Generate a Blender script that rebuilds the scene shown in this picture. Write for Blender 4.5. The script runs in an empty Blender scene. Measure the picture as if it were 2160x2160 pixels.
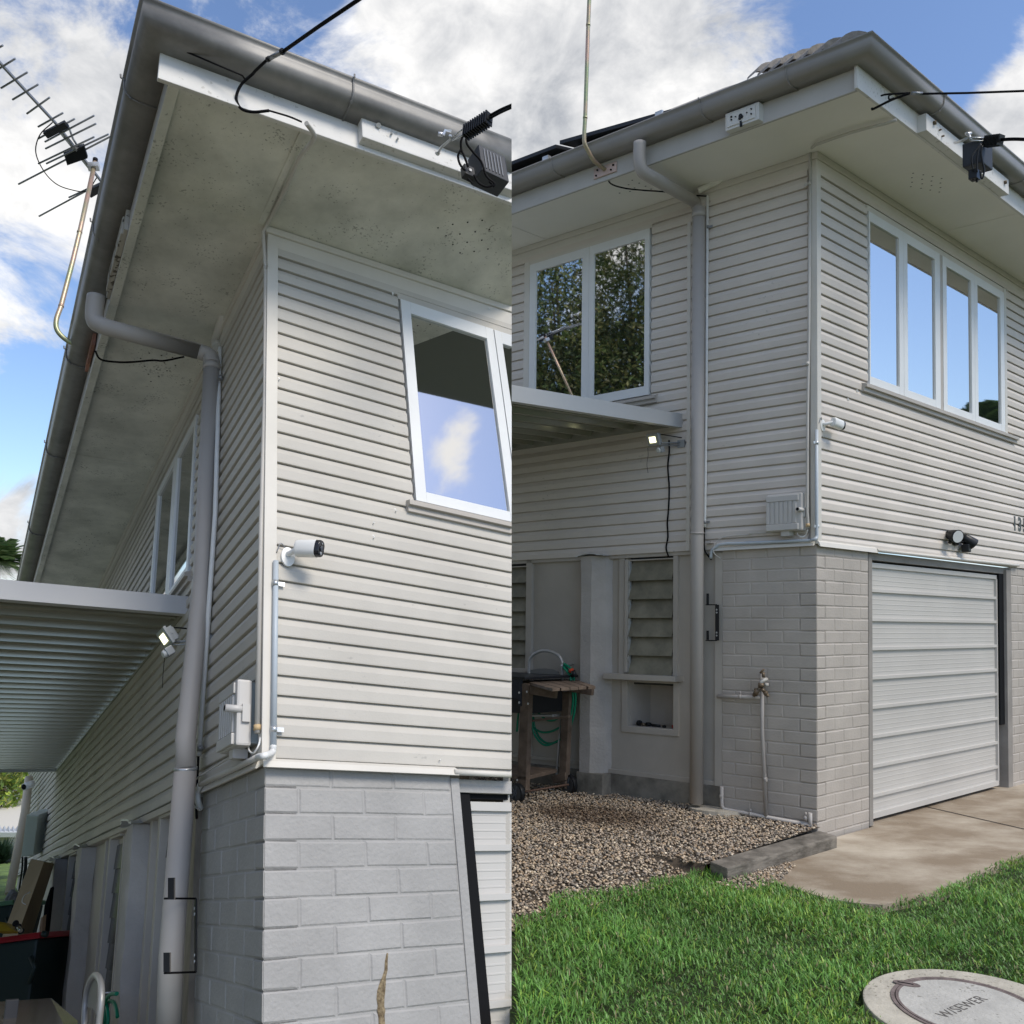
import bpy, bmesh, math, random
import numpy as np
from mathutils import Vector, Matrix
random.seed(7); rng=np.random.default_rng(7)
SC=bpy.context.scene; COL=SC.collection
# ------------------------------------------------------------------ camera, world, sun, exposure
F=1720.0                                   # focal length in 1/2160 of the picture width
W=np.array([[0.99999122,0.00418982,0.0],[-0.00059554,0.14213868,0.98984657],[0.00414728,-0.98983789,0.14213993]])  # camera axes -> world axes
EYE=np.array([0,0,1.5])
cam=bpy.data.cameras.new('camera'); co=bpy.data.objects.new('camera',cam); COL.objects.link(co)
cam.sensor_width=36; cam.lens=36*F/2160; cam.clip_end=500; cam.clip_start=.05
M=W@np.diag([1.,-1.,-1.]); mw=Matrix.Identity(4)
for i in range(3):
    for j in range(3): mw[i][j]=M[i,j]
    mw[i][3]=EYE[i]
co.matrix_world=mw; SC.camera=co
SC.view_settings.view_transform='Standard'; SC.view_settings.look='None'; SC.view_settings.gamma=1
SC.view_settings.exposure=1.0
SUN_EL=math.radians(52); SUN_AZ=math.radians(128)   # azimuth clockwise from +Y: behind the camera, to the right
wd=bpy.data.worlds.new('World'); SC.world=wd; wd.use_nodes=True
def build_world():
    nt=wd.node_tree; nt.nodes.clear(); N=nt.nodes.new; Lk=nt.links.new
    out=N('ShaderNodeOutputWorld'); bg=N('ShaderNodeBackground'); bg.inputs[1].default_value=0.1; Lk(bg.outputs[0],out.inputs[0])
    sky=N('ShaderNodeTexSky'); sky.sky_type='NISHITA'; sky.sun_disc=False; sky.sun_elevation=SUN_EL; sky.sun_rotation=SUN_AZ
    sky.air_density=1.0; sky.dust_density=.5; sky.ozone_density=2.5
    tc=N('ShaderNodeTexCoord')
    def math_(op,a,b=None,c=None,clamp=False):
        m=N('ShaderNodeMath'); m.operation=op; m.use_clamp=clamp
        for k,v in enumerate((a,b,c)):
            if v is None: continue
            if isinstance(v,(int,float)): m.inputs[k].default_value=v
            else: Lk(v,m.inputs[k])
        return m.outputs[0]
    def noise(scale,det,rough,dist,vec):
        n=N('ShaderNodeTexNoise'); n.inputs['Scale'].default_value=scale; n.inputs['Detail'].default_value=det
        n.inputs['Roughness'].default_value=rough; n.inputs['Distortion'].default_value=dist; Lk(vec,n.inputs['Vector']); return n.outputs['Fac']
    mp=N('ShaderNodeMapping'); Lk(tc.outputs['Generated'],mp.inputs[0]); mp.inputs['Location'].default_value=(3.1,1.7,.4); mp.inputs['Scale'].default_value=(1,1,1.35)
    v=mp.outputs[0]
    cov=noise(4.2,10,.62,.6,v)
    cov=math_('MULTIPLY_ADD',cov,1.4,-.20)
    # wide clear or covered patches of the sky: direction, sharpness, amount
    for d,sh,am in SKY_PATCH:
        dp=N('ShaderNodeVectorMath'); dp.operation='DOT_PRODUCT'; nn=N('ShaderNodeVectorMath'); nn.operation='NORMALIZE'
        Lk(tc.outputs['Generated'],nn.inputs[0]); Lk(nn.outputs[0],dp.inputs[0]); dp.inputs[1].default_value=d
        t=math_('SUBTRACT',dp.outputs['Value'],1.0); t=math_('MULTIPLY',t,sh); t=math_('EXPONENT',t)
        cov=math_('MULTIPLY_ADD',t,am,cov)
    mr=N('ShaderNodeMapRange'); mr.interpolation_type='SMOOTHSTEP'; mr.inputs[1].default_value=.45; mr.inputs[2].default_value=.66; Lk(cov,mr.inputs[0])
    thick=math_('MULTIPLY_ADD',noise(14,8,.6,.5,v),.45,noise(3.4,8,.62,.4,v)); thick=math_('SUBTRACT',thick,.2); 
    for d,sh,am in ((pdir(1220,230),60,.13),((.715,-.195,.672),200,-.35)):
        dp=N('ShaderNodeVectorMath'); dp.operation='DOT_PRODUCT'; Lk(tc.outputs['Generated'],dp.inputs[0]); dp.inputs[1].default_value=d
        t=math_('EXPONENT',math_('MULTIPLY',math_('SUBTRACT',dp.outputs['Value'],1.0),sh)); thick=math_('MULTIPLY_ADD',t,am,thick)
    t2=N('ShaderNodeMapRange'); t2.inputs[1].default_value=.33; t2.inputs[2].default_value=.74; Lk(thick,t2.inputs[0])
    cr=N('ShaderNodeMix'); cr.data_type='RGBA'; cr.inputs[6].default_value=(6.2,6.1,5.95,1); cr.inputs[7].default_value=(2.25,2.38,2.62,1); Lk(t2.outputs[0],cr.inputs[0])
    sg=N('ShaderNodeMix'); sg.data_type='RGBA'; sg.blend_type='MULTIPLY'; sg.inputs[0].default_value=1; Lk(sky.outputs[0],sg.inputs[6]); sg.inputs[7].default_value=SKY_TINT
    mx=N('ShaderNodeMix'); mx.data_type='RGBA'; Lk(mr.outputs[0],mx.inputs[0]); Lk(sg.outputs[2],mx.inputs[6]); Lk(cr.outputs[2],mx.inputs[7])
    sp=N('ShaderNodeSeparateXYZ'); Lk(tc.outputs['Generated'],sp.inputs[0])
    gm=N('ShaderNodeMapRange'); gm.inputs[1].default_value=-.02; gm.inputs[2].default_value=0.01; Lk(sp.outputs[2],gm.inputs[0])
    g=N('ShaderNodeMix'); g.data_type='RGBA'; g.inputs[6].default_value=(1.2,1.3,1.1,1); Lk(gm.outputs[0],g.inputs[0]); Lk(mx.outputs[2],g.inputs[7])
    Lk(g.outputs[2],bg.inputs[0])
def pdir(x,y):
    d=W@np.array([(x-1080)/F,(y-1080)/F,1.]); return tuple(d/np.linalg.norm(d))
SKY_TINT=(.96,.97,1.03,1)
SKY_PATCH=[(pdir(1990,60),90,-.5),(pdir(2180,220),260,.5),(pdir(2160,420),200,.3),(pdir(1250,250),50,.24),(pdir(1500,60),160,.10),(pdir(980,60),120,.06),(pdir(720,60),500,-.14),(pdir(200,200),60,.04),(pdir(1590,210),900,-.10),(pdir(1650,100),400,.10),
    (pdir(60,900),160,-.16),(pdir(20,1110),500,.26),(pdir(30,700),500,.10),
    ((.68,-.14,.72),60,-.40),((.712,-.19,.676),900,.34),((.69,-.15,.708),2500,.2),((.95,.17,.30),30,-.45),((.955,.22,.16),120,.45)]
build_world()
sun=bpy.data.lights.new('sun','SUN'); sun.energy=1.4; sun.angle=math.radians(22); sun.color=(1,.92,.80)
so=bpy.data.objects.new('sun',sun); COL.objects.link(so)
sd=Vector((math.sin(SUN_AZ)*math.cos(SUN_EL),math.cos(SUN_AZ)*math.cos(SUN_EL),math.sin(SUN_EL)))
so.rotation_euler=sd.to_track_quat('Z','Y').to_euler(); so.location=sd*40

# ------------------------------------------------------------------ frames of the two house corners
K=540/1932.
def P(i,j,x,y): return (540*i+x*K,540*j+y*K)
def sub(x0,y0,s): return lambda x,y:(x0+x*s,y0+y*s)
class Frame:
    """a = metres along the left wall from the corner, b = along the garage wall, c = height above the foot of the cladding"""
    def __init__(s,t,e,warp=False,clip=False): s.t=np.array(t); s.e=np.array(e); s.warp=warp; s.clip=clip
    def w(s,a,b,c):
        if s.warp and b>-.9:
            k=min(1,max(0,(c-2.25)/.45)); c=c+b*(.055+.10*min(1,max(0,-a)))*k
        return Vector((W@(s.t+a*s.e[0]+b*s.e[1]+c*s.e[2])+EYE).tolist())
    def _s(s,p,k,v):
        r=np.array([(p[0]-1080)/F,(p[1]-1080)/F,1.]); ix=[i for i in range(3) if i!=k]
        q=np.linalg.solve(np.array([s.e[ix[0]],s.e[ix[1]],-r]).T,-(s.t+v*s.e[k])); o=[0,0,0]; o[ix[0]],o[ix[1]],o[k]=q[0],q[1],v
        return tuple(float(u) for u in o)
    def L(s,p,b=0): return s._s(p,1,b)      # on a plane parallel to the left wall
    def R(s,p,a=0): return s._s(p,0,a)      # on a plane parallel to the garage wall
    def S(s,p,c): return s._s(p,2,c)        # on a level plane
def at(p,z): return Vector((W@(np.array([(p[0]-1080)/F,(p[1]-1080)/F,1.])*z)+EYE).tolist())
HA=Frame([-0.94325581,0.96865116,3.12],[[-0.528589,0.370054,0.763973],[0.845334,0.198284,0.496079],[-0.120323,-0.894237,0.431118]],warp=True,clip=True)
HB=Frame([2.18203973,0.22870036,5.8451287],[[-0.811915,0.079644,0.578317],[0.788032,0.090741,0.60891],[0.012441,-0.999167,0.038853]])
CUTN=Vector((W@np.array([1.,0,0])).tolist())   # where the left house ends: its end wall stands on this plane
# ------------------------------------------------------------------ materials
MATS={}
def mat(name,col,rough=.6,var=0,vscale=3,bump=0,bscale=60,spec=.4,metal=0,col2=None,vdet=5,lo=.35,hi=.65,emit=None,stretch=None,island=0,trans=0,coords='Object'):
    if name in MATS: return MATS[name]
    m=bpy.data.materials.new(name); m.use_nodes=True; nt=m.node_tree; N=nt.nodes.new; Lk=nt.links.new
    b=nt.nodes['Principled BSDF']; b.inputs['Base Color'].default_value=(*col,1); b.inputs['Roughness'].default_value=rough
    b.inputs['Metallic'].default_value=metal; b.inputs['Specular IOR Level'].default_value=spec
    tc=N('ShaderNodeTexCoord'); vec=tc.outputs[coords]
    if stretch:
        mp=N('ShaderNodeMapping'); mp.inputs['Scale'].default_value=stretch; Lk(vec,mp.inputs[0]); vec=mp.outputs[0]
    colout=None
    if var or col2:
        n=N('ShaderNodeTexNoise'); n.inputs['Scale'].default_value=vscale; n.inputs['Detail'].default_value=vdet; n.inputs['Roughness'].default_value=.62; Lk(vec,n.inputs['Vector'])
        r=N('ShaderNodeMapRange'); r.inputs[1].default_value=lo; r.inputs[2].default_value=hi; Lk(n.outputs['Fac'],r.inputs[0])
        mx=N('ShaderNodeMix'); mx.data_type='RGBA'; mx.inputs[6].default_value=(*(col2 if col2 else [c*(1-var) for c in col]),1); mx.inputs[7].default_value=(*(col if col2 else [min(1,c*(1+var)) for c in col]),1)
        Lk(r.outputs[0],mx.inputs[0]); colout=mx.outputs[2]
    if island:
        g=N('ShaderNodeNewGeometry'); h=N('ShaderNodeMapRange'); h.inputs[3].default_value=1-island; h.inputs[4].default_value=1+island; Lk(g.outputs['Random Per Island'],h.inputs[0])
        mm=N('ShaderNodeVectorMath'); mm.operation='SCALE'
        if colout: Lk(colout,mm.inputs[0])
        else: mm.inputs[0].default_value=col
        Lk(h.outputs[0],mm.inputs['Scale']); colout=mm.outputs[0]
    if colout: Lk(colout,b.inputs['Base Color'])
    if bump:
        n=N('ShaderNodeTexNoise'); n.inputs['Scale'].default_value=bscale; n.inputs['Detail'].default_value=6; Lk(vec,n.inputs['Vector'])
        bp=N('ShaderNodeBump'); bp.inputs['Strength'].default_value=bump; bp.inputs['Distance'].default_value=.004; Lk(n.outputs['Fac'],bp.inputs['Height']); Lk(bp.outputs[0],b.inputs['Normal'])
    if emit:
        b.inputs['Emission Color'].default_value=(*emit[0],1); b.inputs['Emission Strength'].default_value=emit[1]
    if trans:
        b.inputs['Transmission Weight'].default_value=0
        t=N('ShaderNodeBsdfTranslucent'); ms=N('ShaderNodeMixShader'); ms.inputs[0].default_value=trans
        if colout: Lk(colout,t.inputs[0])
        else: t.inputs[0].default_value=(*col,1)
        o=nt.nodes['Material Output']; Lk(b.outputs[0],ms.inputs[1]); Lk(t.outputs[0],ms.inputs[2]); Lk(ms.outputs[0],o.inputs[0])
    MATS[name]=m; return m
def speckle(m,scale,thr,col,amount=1,second=None,stretch=(1,1,1)):
    """darker specks, mould or scuffs over a paint material"""
    nt=m.node_tree; N=nt.nodes.new; Lk=nt.links.new; b=nt.nodes['Principled BSDF']; src=b.inputs['Base Color']
    tc=N('ShaderNodeTexCoord'); mp=N('ShaderNodeMapping'); mp.inputs['Scale'].default_value=stretch; Lk(tc.outputs['Object'],mp.inputs[0])
    n=N('ShaderNodeTexNoise'); n.inputs['Scale'].default_value=scale; n.inputs['Detail'].default_value=3; Lk(mp.outputs[0],n.inputs['Vector'])
    big=N('ShaderNodeTexNoise'); big.inputs['Scale'].default_value=scale/12; big.inputs['Detail'].default_value=4; Lk(mp.outputs[0],big.inputs['Vector'])
    ad=N('ShaderNodeMath'); ad.operation='MULTIPLY_ADD'; Lk(big.outputs['Fac'],ad.inputs[0]); ad.inputs[1].default_value=.5; Lk(n.outputs['Fac'],ad.inputs[2])
    r=N('ShaderNodeMapRange'); r.inputs[1].default_value=thr; r.inputs[2].default_value=thr+.05; r.inputs[4].default_value=amount; Lk(ad.outputs[0],r.inputs[0])
    mx=N('ShaderNodeMix'); mx.data_type='RGBA'; Lk(r.outputs[0],mx.inputs[0]); mx.inputs[7].default_value=(*col,1)
    if src.is_linked: Lk(src.links[0].from_socket,mx.inputs[6])
    else: mx.inputs[6].default_value=src.default_value
    Lk(mx.outputs[2],src); return m
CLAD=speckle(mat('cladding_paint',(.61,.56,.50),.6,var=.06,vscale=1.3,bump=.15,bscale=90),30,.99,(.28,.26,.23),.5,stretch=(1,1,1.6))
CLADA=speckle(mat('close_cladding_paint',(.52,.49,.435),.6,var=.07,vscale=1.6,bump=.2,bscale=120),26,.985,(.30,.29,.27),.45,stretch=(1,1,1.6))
TRIM=mat('cream_trim_paint',(.62,.59,.53),.5,var=.04,bump=.1)
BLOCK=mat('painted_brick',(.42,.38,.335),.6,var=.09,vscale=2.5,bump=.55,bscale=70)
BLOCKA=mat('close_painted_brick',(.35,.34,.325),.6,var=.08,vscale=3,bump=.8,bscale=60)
PANEL=mat('panel_paint',(.43,.395,.345),.5,var=.06,bump=.1)
ROUGHP=mat('rough_post_paint',(.42,.395,.365),.7,var=.1,bump=1.0,bscale=45)
SOFA=speckle(mat('mouldy_soffit_paint',(.80,.80,.73),.75,col2=(.50,.51,.46),vscale=2.6,lo=.32,hi=.66,bump=.1),70,.90,(.16,.165,.14),.55)
SOFB=mat('soffit_paint',(.82,.80,.74),.7,var=.04,vscale=1,bump=.05)
GUTA=mat('weathered_gutter_metal',(.20,.195,.185),.42,var=.22,vscale=5,spec=.5,bump=.05,stretch=(1,1,1))
GUTB=mat('gutter_metal',(.28,.265,.25),.4,var=.08,vscale=2,spec=.5)
FASW=speckle(mat('white_fascia_paint',(.66,.65,.62),.6,var=.06,bump=.2),40,.9,(.33,.31,.27),.5)
FASG=mat('grey_fascia_paint',(.50,.485,.46),.6,var=.05,bump=.1)
WHITE=mat('window_frame_paint',(.72,.73,.72),.4,var=.03,bump=.05)
SILLM=mat('sill_paint',(.43,.395,.35),.5,var=.06,bump=.1)
DOORM=mat('garage_door_paint',(.52,.50,.465),.45,var=.05,vscale=1)
BLACK=mat('black_rubber',(.006,.006,.007),.7,spec=.15)
DARKP=mat('dark_plastic',(.014,.015,.017),.4,spec=.3)
NAVY=mat('weathered_black_plastic',(.035,.04,.05),.6)
PIPE=mat('downpipe_paint',(.40,.375,.35),.5,var=.04,vscale=2)
GREYC=mat('grey_conduit',(.45,.50,.54),.4)
CREAMC=mat('cream_conduit',(.52,.50,.46),.5,var=.05)
WHITEC=mat('white_plastic',(.78,.78,.76),.35)
BOXM=mat('power_box_plastic',(.50,.485,.46),.4)
GALV=mat('galvanised_steel',(.55,.57,.58),.35,metal=.7,var=.15,vscale=15)
DULL=mat('dull_aluminium',(.28,.29,.30),.4,metal=.6)
MAST=mat('passivated_mast_steel',(.60,.36,.30),.4,metal=.5,col2=(.28,.36,.20),vscale=2.2,lo=.4,hi=.6)
GLASS=mat('window_glass',(.012,.016,.018),.02,spec=1.0)
GLASS.node_tree.nodes['Principled BSDF'].inputs['IOR'].default_value=3.7
DLOUV=mat('dark_louvre_glass',(.035,.035,.03),.25,spec=.5)  # darkness of the openings put into the glass; no hole behind
LOUV=mat('louvre_glass',(.21,.195,.145),.3,var=.25,vscale=6,spec=.5)
AWM=mat('awning_sheet_metal',(.34,.34,.29),.2,spec=1.0,metal=.35)
AWF=mat('awning_edge_metal',(.50,.50,.50),.35)
ALU=mat('floodlight_casting',(.30,.32,.33),.4,metal=.3)
LED=mat('lit_led',(.9,.9,.7),.4,emit=((1,.96,.60),1.3))
OCHRE=mat('aged_cream_coupling',(.55,.40,.22),.6)
BRASS=mat('aged_brass',(.16,.12,.08),.5,metal=.5,var=.3,vscale=40)
WOOD=mat('weathered_cart_timber',(.12,.088,.065),.75,var=.35,vscale=9,bump=.4,stretch=(1,1,1))
SLEEPER=mat('weathered_sleeper_timber',(.24,.215,.18),.9,col2=(.09,.08,.065),vscale=7,bump=.8,bscale=30,stretch=(1,1,3))
HOSE=mat('green_hose_rubber',(.0,.20,.11),.35)
CHAIRM=mat('chair_metal',(.40,.40,.39),.35,metal=.3)
CARD=mat('cardboard',(.42,.32,.20),.85,var=.05)
TILE=mat('roof_tile_clay',(.30,.275,.25),.85,var=.2,vscale=20,bump=.5)
CONC=mat('footing_concrete',(.20,.185,.155),.95,var=.35,vscale=6,bump=.8,bscale=30)
NUMB=mat('number_black',(.01,.01,.012),.35)
# ------------------------------------------------------------------ mesh helpers
class MB:
    def __init__(s): s.v=[]; s.f=[]; s.sm=[]
    def add(s,vs,fs,smooth=False):
        o=len(s.v); s.v+= [Vector(v) for v in vs]; s.f+=[tuple(i+o for i in f) for f in fs]; s.sm+=[smooth]*len(fs); return s
    def hexa(s,p):  # 8 points: bottom ring 0-3, top ring 4-7
        return s.add(p,[(0,3,2,1),(4,5,6,7),(0,1,5,4),(1,2,6,5),(2,3,7,6),(3,0,4,7)])
    def box(s,H,a0,a1,b0,b1,c0,c1):
        return s.hexa([H.w(a,b,c) for c in (c0,c1) for a,b in ((a0,b0),(a1,b0),(a1,b1),(a0,b1))])
    def bx(s,H,a,b,c): return s.box(H,a[0],a[1],b[0],b[1],c[0],c[1])
    def tube(s,pts,r,n=12,cap=True,smooth=True):
        pts=[Vector(p) for p in pts]; rs=r if isinstance(r,(list,tuple)) else [r]*len(pts)
        t0=(pts[1]-pts[0]).normalized(); u=t0.orthogonal().normalized(); vs=[]; pt=t0
        for i,p in enumerate(pts):
            t=((pts[min(i+1,len(pts)-1)]-p).normalized()+(p-pts[max(i-1,0)]).normalized())
            t=t.normalized() if t.length>1e-6 else pt
            u=(u-t*u.dot(t)).normalized(); w=t.cross(u); pt=t
            for k in range(n):
                an=2*math.pi*k/n; vs.append(p+(u*math.cos(an)+w*math.sin(an))*rs[i])
        fs=[(i*n+k,i*n+(k+1)%n,(i+1)*n+(k+1)%n,(i+1)*n+k) for i in range(len(pts)-1) for k in range(n)]
        s.add(vs,fs,smooth)
        if cap:
            o=len(s.v)-len(vs); s.f.append(tuple(o+k for k in range(n-1,-1,-1))); s.f.append(tuple(o+(len(pts)-1)*n+k for k in range(n))); s.sm+=[False,False]
        return s
    def prism(s,poly,off):
        """polygon of world points pushed along a vector"""
        n=len(poly); off=Vector(off); vs=[Vector(p) for p in poly]+[Vector(p)+off for p in poly]
        return s.add(vs,[tuple(range(n-1,-1,-1)),tuple(range(n,2*n))]+[(k,(k+1)%n,n+(k+1)%n,n+k) for k in range(n)])
    def build(s,name,m,parent=None,H=None,bev=0,clip=None):
        me=bpy.data.meshes.new(name); base=parent.matrix_world.translation.copy() if parent else None
        if base is None:
            arr=np.array([v[:] for v in s.v]); lo=arr.min(0); hi=arr.max(0); base=Vector(((lo[0]+hi[0])/2,(lo[1]+hi[1])/2,lo[2]))
        me.from_pydata([v-base for v in s.v],[],s.f)
        for p,q in zip(me.polygons,s.sm): p.use_smooth=q
        bm=bmesh.new(); bm.from_mesh(me); bmesh.ops.recalc_face_normals(bm,faces=bm.faces)
        if bev:
            ed=[e for e in bm.edges if len(e.link_faces)==2 and e.calc_face_angle(0)>.6]
            bmesh.ops.bevel(bm,geom=ed,offset=bev,segments=2,affect='EDGES',profile=.6,clamp_overlap=True)
        if (H is not None and H.clip) if clip is None else clip:
            r=bmesh.ops.bisect_plane(bm,geom=bm.verts[:]+bm.edges[:]+bm.faces[:],plane_co=Vector((0,0,1.5))-base-CUTN*.002,plane_no=CUTN,clear_outer=True)
            ce=[e for e in r['geom_cut'] if isinstance(e,bmesh.types.BMEdge)]
            if ce: bmesh.ops.holes_fill(bm,edges=ce,sides=0)
        bm.to_mesh(me); bm.free(); me.materials.append(m)
        o=bpy.data.objects.new(name,me); COL.objects.link(o)
        if parent: o.parent=parent; LAST.append(o)
        else: o.location=base
        return o
LAST=[]
def thing(name,label,cat,base,group=None):
    o=bpy.data.objects.new(name,None); COL.objects.link(o); o.location=base; o.empty_display_size=.1
    o['label']=label; o['category']=cat
    if group: o['group']=group
    bpy.context.view_layer.update(); return o
def tag(o,label,cat,group=None):
    o['label']=label; o['category']=cat
    if group: o['group']=group
    return o
def struct(o,kind='structure',label=None,cat=None):
    o['kind']=kind
    if label: o['label']=label
    if cat: o['category']=cat
    return o
def bez(pts,n=8):
    """smooth curve through points (Catmull-Rom)"""
    p=[Vector(q) for q in pts]; p=[p[0]*2-p[1]]+p+[p[-1]*2-p[-2]]; out=[]
    for i in range(1,len(p)-2):
        for k in range(n):
            t=k/n; out.append(.5*((2*p[i])+(p[i+1]-p[i-1])*t+(2*p[i-1]-5*p[i]+4*p[i+1]-p[i+2])*t*t+(3*p[i]-p[i-1]-3*p[i+1]+p[i+2])*t**3))
    return out+[p[-2]]
def arc_poly(cx,cy,rx,ry,a0,a1,n): return [(cx+rx*math.cos(a0+(a1-a0)*k/n),cy+ry*math.sin(a0+(a1-a0)*k/n)) for k in range(n+1)]
# ------------------------------------------------------------------ shared house pieces
def wallpt(H,side,u,off,c): return H.w(u,-off,c) if side=='L' else H.w(-off,u,c)
def siding(mb,H,side,u0,u1,c0,c1,pitch,phase,wav=0):
    """lapped boards: each has a sloping upper band, a flat face and an undercut lip"""
    k0=math.floor((c0-phase)/pitch); k1=math.ceil((c1-phase)/pitch); nu=max(1,int((u1-u0)/.35))
    for k in range(k0,k1):
        b=phase+k*pitch; gp=.036 if H is HA else .055; prof=[(-.005,0),(-.005,gp),(.0150,gp+.01),(.0160,.11),(.0175,.60),(.0030,.97),(-.005,.985),(-.005,1.0)]
        pr=[(o,b+t*pitch) for o,t in prof]; pr=[(o,min(max(c,c0),c1)) for o,c in pr]
        if pr[-1][1]-pr[0][1]<.004: continue
        vs=[]
        for i in range(nu+1):
            u=u0+(u1-u0)*i/nu
            wv=wav*math.sin(u*2.1+k*.9)*math.sin(u*.7+k*.35)
            for o,c in pr: vs.append(wallpt(H,side,u,o,c+wv*(0 if (k==k0 or k==k1-1) else 1)))
        n=len(pr); fs=[(i*n+j,(i+1)*n+j,(i+1)*n+j+1,i*n+j+1) for i in range(nu) for j in range(n-1)]
        mb.add(vs,fs)
def bricks(mb,H,side,u0,u1,c0,c1,row,length,u_ph,row_top,proud=.0034,core=True):
    """painted brick courses with hand-laid joints; every brick a slightly different pad over the recessed bed"""
    k=0; c=c1; rows=[]
    y=row_top
    rows.append((c1,row_top))
    while y>c0: rows.append((y,max(c0,y-row))); y-=row
    for r,(t,bm_) in enumerate(rows):
        x=u_ph+(length/2 if r%2 else 0)
        while x>u0: x-=length
        while x<u1:
            x0,x1=max(u0,x),min(u1,x+length); x+=length
            if x1-x0<.015: continue
            j=.0028; p=proud+random.uniform(-.0012,.0012)
            jt=[random.uniform(-.0022,.0022) for _ in range(8)]
            o=.006
            e0=0 if x0==u0 else j; e1=0 if x1==u1 else j
            q=[(x0+e0+jt[0],bm_+j+jt[1]),(x1-e1+jt[2],bm_+j+jt[3]),(x1-e1+jt[4],t-j+jt[5]),(x0+e0+jt[6],t-j+jt[7])]
            if x0==u0: q[0]=(x0,q[0][1]); q[3]=(x0,q[3][1])
            outer=[wallpt(H,side,u,0,c_) for u,c_ in q]; mid=((x0+x1)/2,(t+bm_)/2)
            inner=[wallpt(H,side,u+(o if u<mid[0] else -o)*(0 if u==u0 else 1),p,c_+(o if c_<mid[1] else -o)) for u,c_ in q]
            mb.add(outer+inner,[(4,5,6,7),(0,1,5,4),(1,2,6,5),(2,3,7,6),(3,0,4,7)])
    if core:
        if side=='L': mb.box(H,u0,u1,.0,.12,c0,c1)
        else: mb.box(H,.0,.12,u0,u1,c0,c1)
def gutter(mb,H,oR,oL,cB,hh,dd,La,Rb):
    prof=[(0,0),(.50,0),(.72,.06),(.86,.20),(.93,.42),(.95,.70),(.95,.86),(1.0,.92),(1.04,.98),(1.02,1.05),(.95,1.06),(.90,1.0),(.88,.6),(.80,.25),(.6,.1),(0,.08)]
    pts=[(d*dd,cB+c*hh) for d,c in prof]; n=len(pts); st=[]
    for k in range(9): st.append([H.w(La+(-.3-La)*k/8,-(oL+d),c) for d,c in pts])
    st.append([H.w(-(oR+d),-(oL+d),c) for d,c in pts])
    for k in range(1,9): st.append([H.w(-(oR+d),-oL+(Rb+oL)*k/8,c) for d,c in pts])
    vs=[v for s_ in st for v in s_]; fs=[(i*n+j,(i+1)*n+j,(i+1)*n+(j+1)%n,i*n+(j+1)%n) for i in range(len(st)-1) for j in range(n)]
    mb.add(vs,fs,True); mb.add(st[0],[tuple(range(n))]); mb.add(st[-1],[tuple(range(n))])
def strap(mb,H,side,u,o,cB,hh,dd):
    prof=[(-.02,0),(.50,0),(.72,.06),(.86,.20),(.93,.42),(.95,.70),(.95,.86),(1.05,.92),(1.07,1.08)]; r=[]
    for d,c in prof: r.append(wallpt(H,side,u,o+d*dd+.004,cB+c*hh-(.004 if c<.1 else 0)))
    mb.tube(r,.0045,6)
    mb.tube([wallpt(H,side,u,o+.74*dd,cB+.04*hh),wallpt(H,side,u,o+.78*dd,cB-.03*hh)],.007,8)
def window(H,side,par,u0,u1,c0,c1,sashes,sill,depth=.035,name='window',glass_rel=None):
    """sashes = list of (u_start,u_end,glass_u0,glass_u1); frame, one pane each"""
    fr=MB(); off=.012
    def bxs(mb,ua,ub,oa,ob,ca,cb):
        if side=='L': mb.box(H,ua,ub,-ob,-oa,ca,cb)
        else: mb.box(H,-ob,-oa,ua,ub,ca,cb)
    for (a0,a1,g0,g1,t,bt) in sashes:
        bxs(fr,a0,g0,-.03,.024,c0,c1); bxs(fr,g1,a1,-.03,.024,c0,c1)
        bxs(fr,g0,g1,-.03,.0235,c1-t,c1); bxs(fr,g0,g1,-.03,.0235,c0,c0+bt)
    f=fr.build(name,WHITE,par,H,bev=.002)
    for (a0,a1,g0,g1,t,bt) in sashes:
        g=MB(); bxs(g,g0,g1,.004,.009,c0+bt,c1-t); o=g.build('pane',GLASS,par,H); o.parent=f; 
    s=MB()
    if sill:
        u_a,u_b=sill
        s_pts=[(-.0,-.005),(.055,-.02),(.055,-.045),(.035,-.047),(.035,-.075),(0,-.078)]
        r0=[wallpt(H,side,u_a,o_,c0+c_) for o_,c_ in s_pts]; r1=[wallpt(H,side,u_b,o_,c0+c_) for o_,c_ in s_pts]; n=len(s_pts)
        s.add(r0+r1,[(j,(j+1)%n,n+(j+1)%n,n+j) for j in range(n)]+[tuple(range(n)),tuple(range(2*n-1,n-1,-1))])
        o=s.build('sill',SILLM,par,H,bev=.002); o.parent=f
    return f
def vents(mb,H,pts,c,r=.006):
    for p in pts:
        a,b,_=H.S(p,c); q=[H.w(a+r*math.cos(t*1.047),b+r*math.sin(t*1.047),c-.0025) for t in range(6)]; mb.add(q,[tuple(range(6))])
def grid_vents(mb,H,a0,b0,da,db,na,nb,c,r=.007):
    for i in range(na):
        for j in range(nb):
            a=a0+i*da; b=b0+j*db+(db/2 if i%2 else 0)
            mb.add([H.w(a+r*math.cos(t*1.047),b+r*math.sin(t*1.047),c-.0025) for t in range(6)],[tuple(range(6))])
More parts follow.
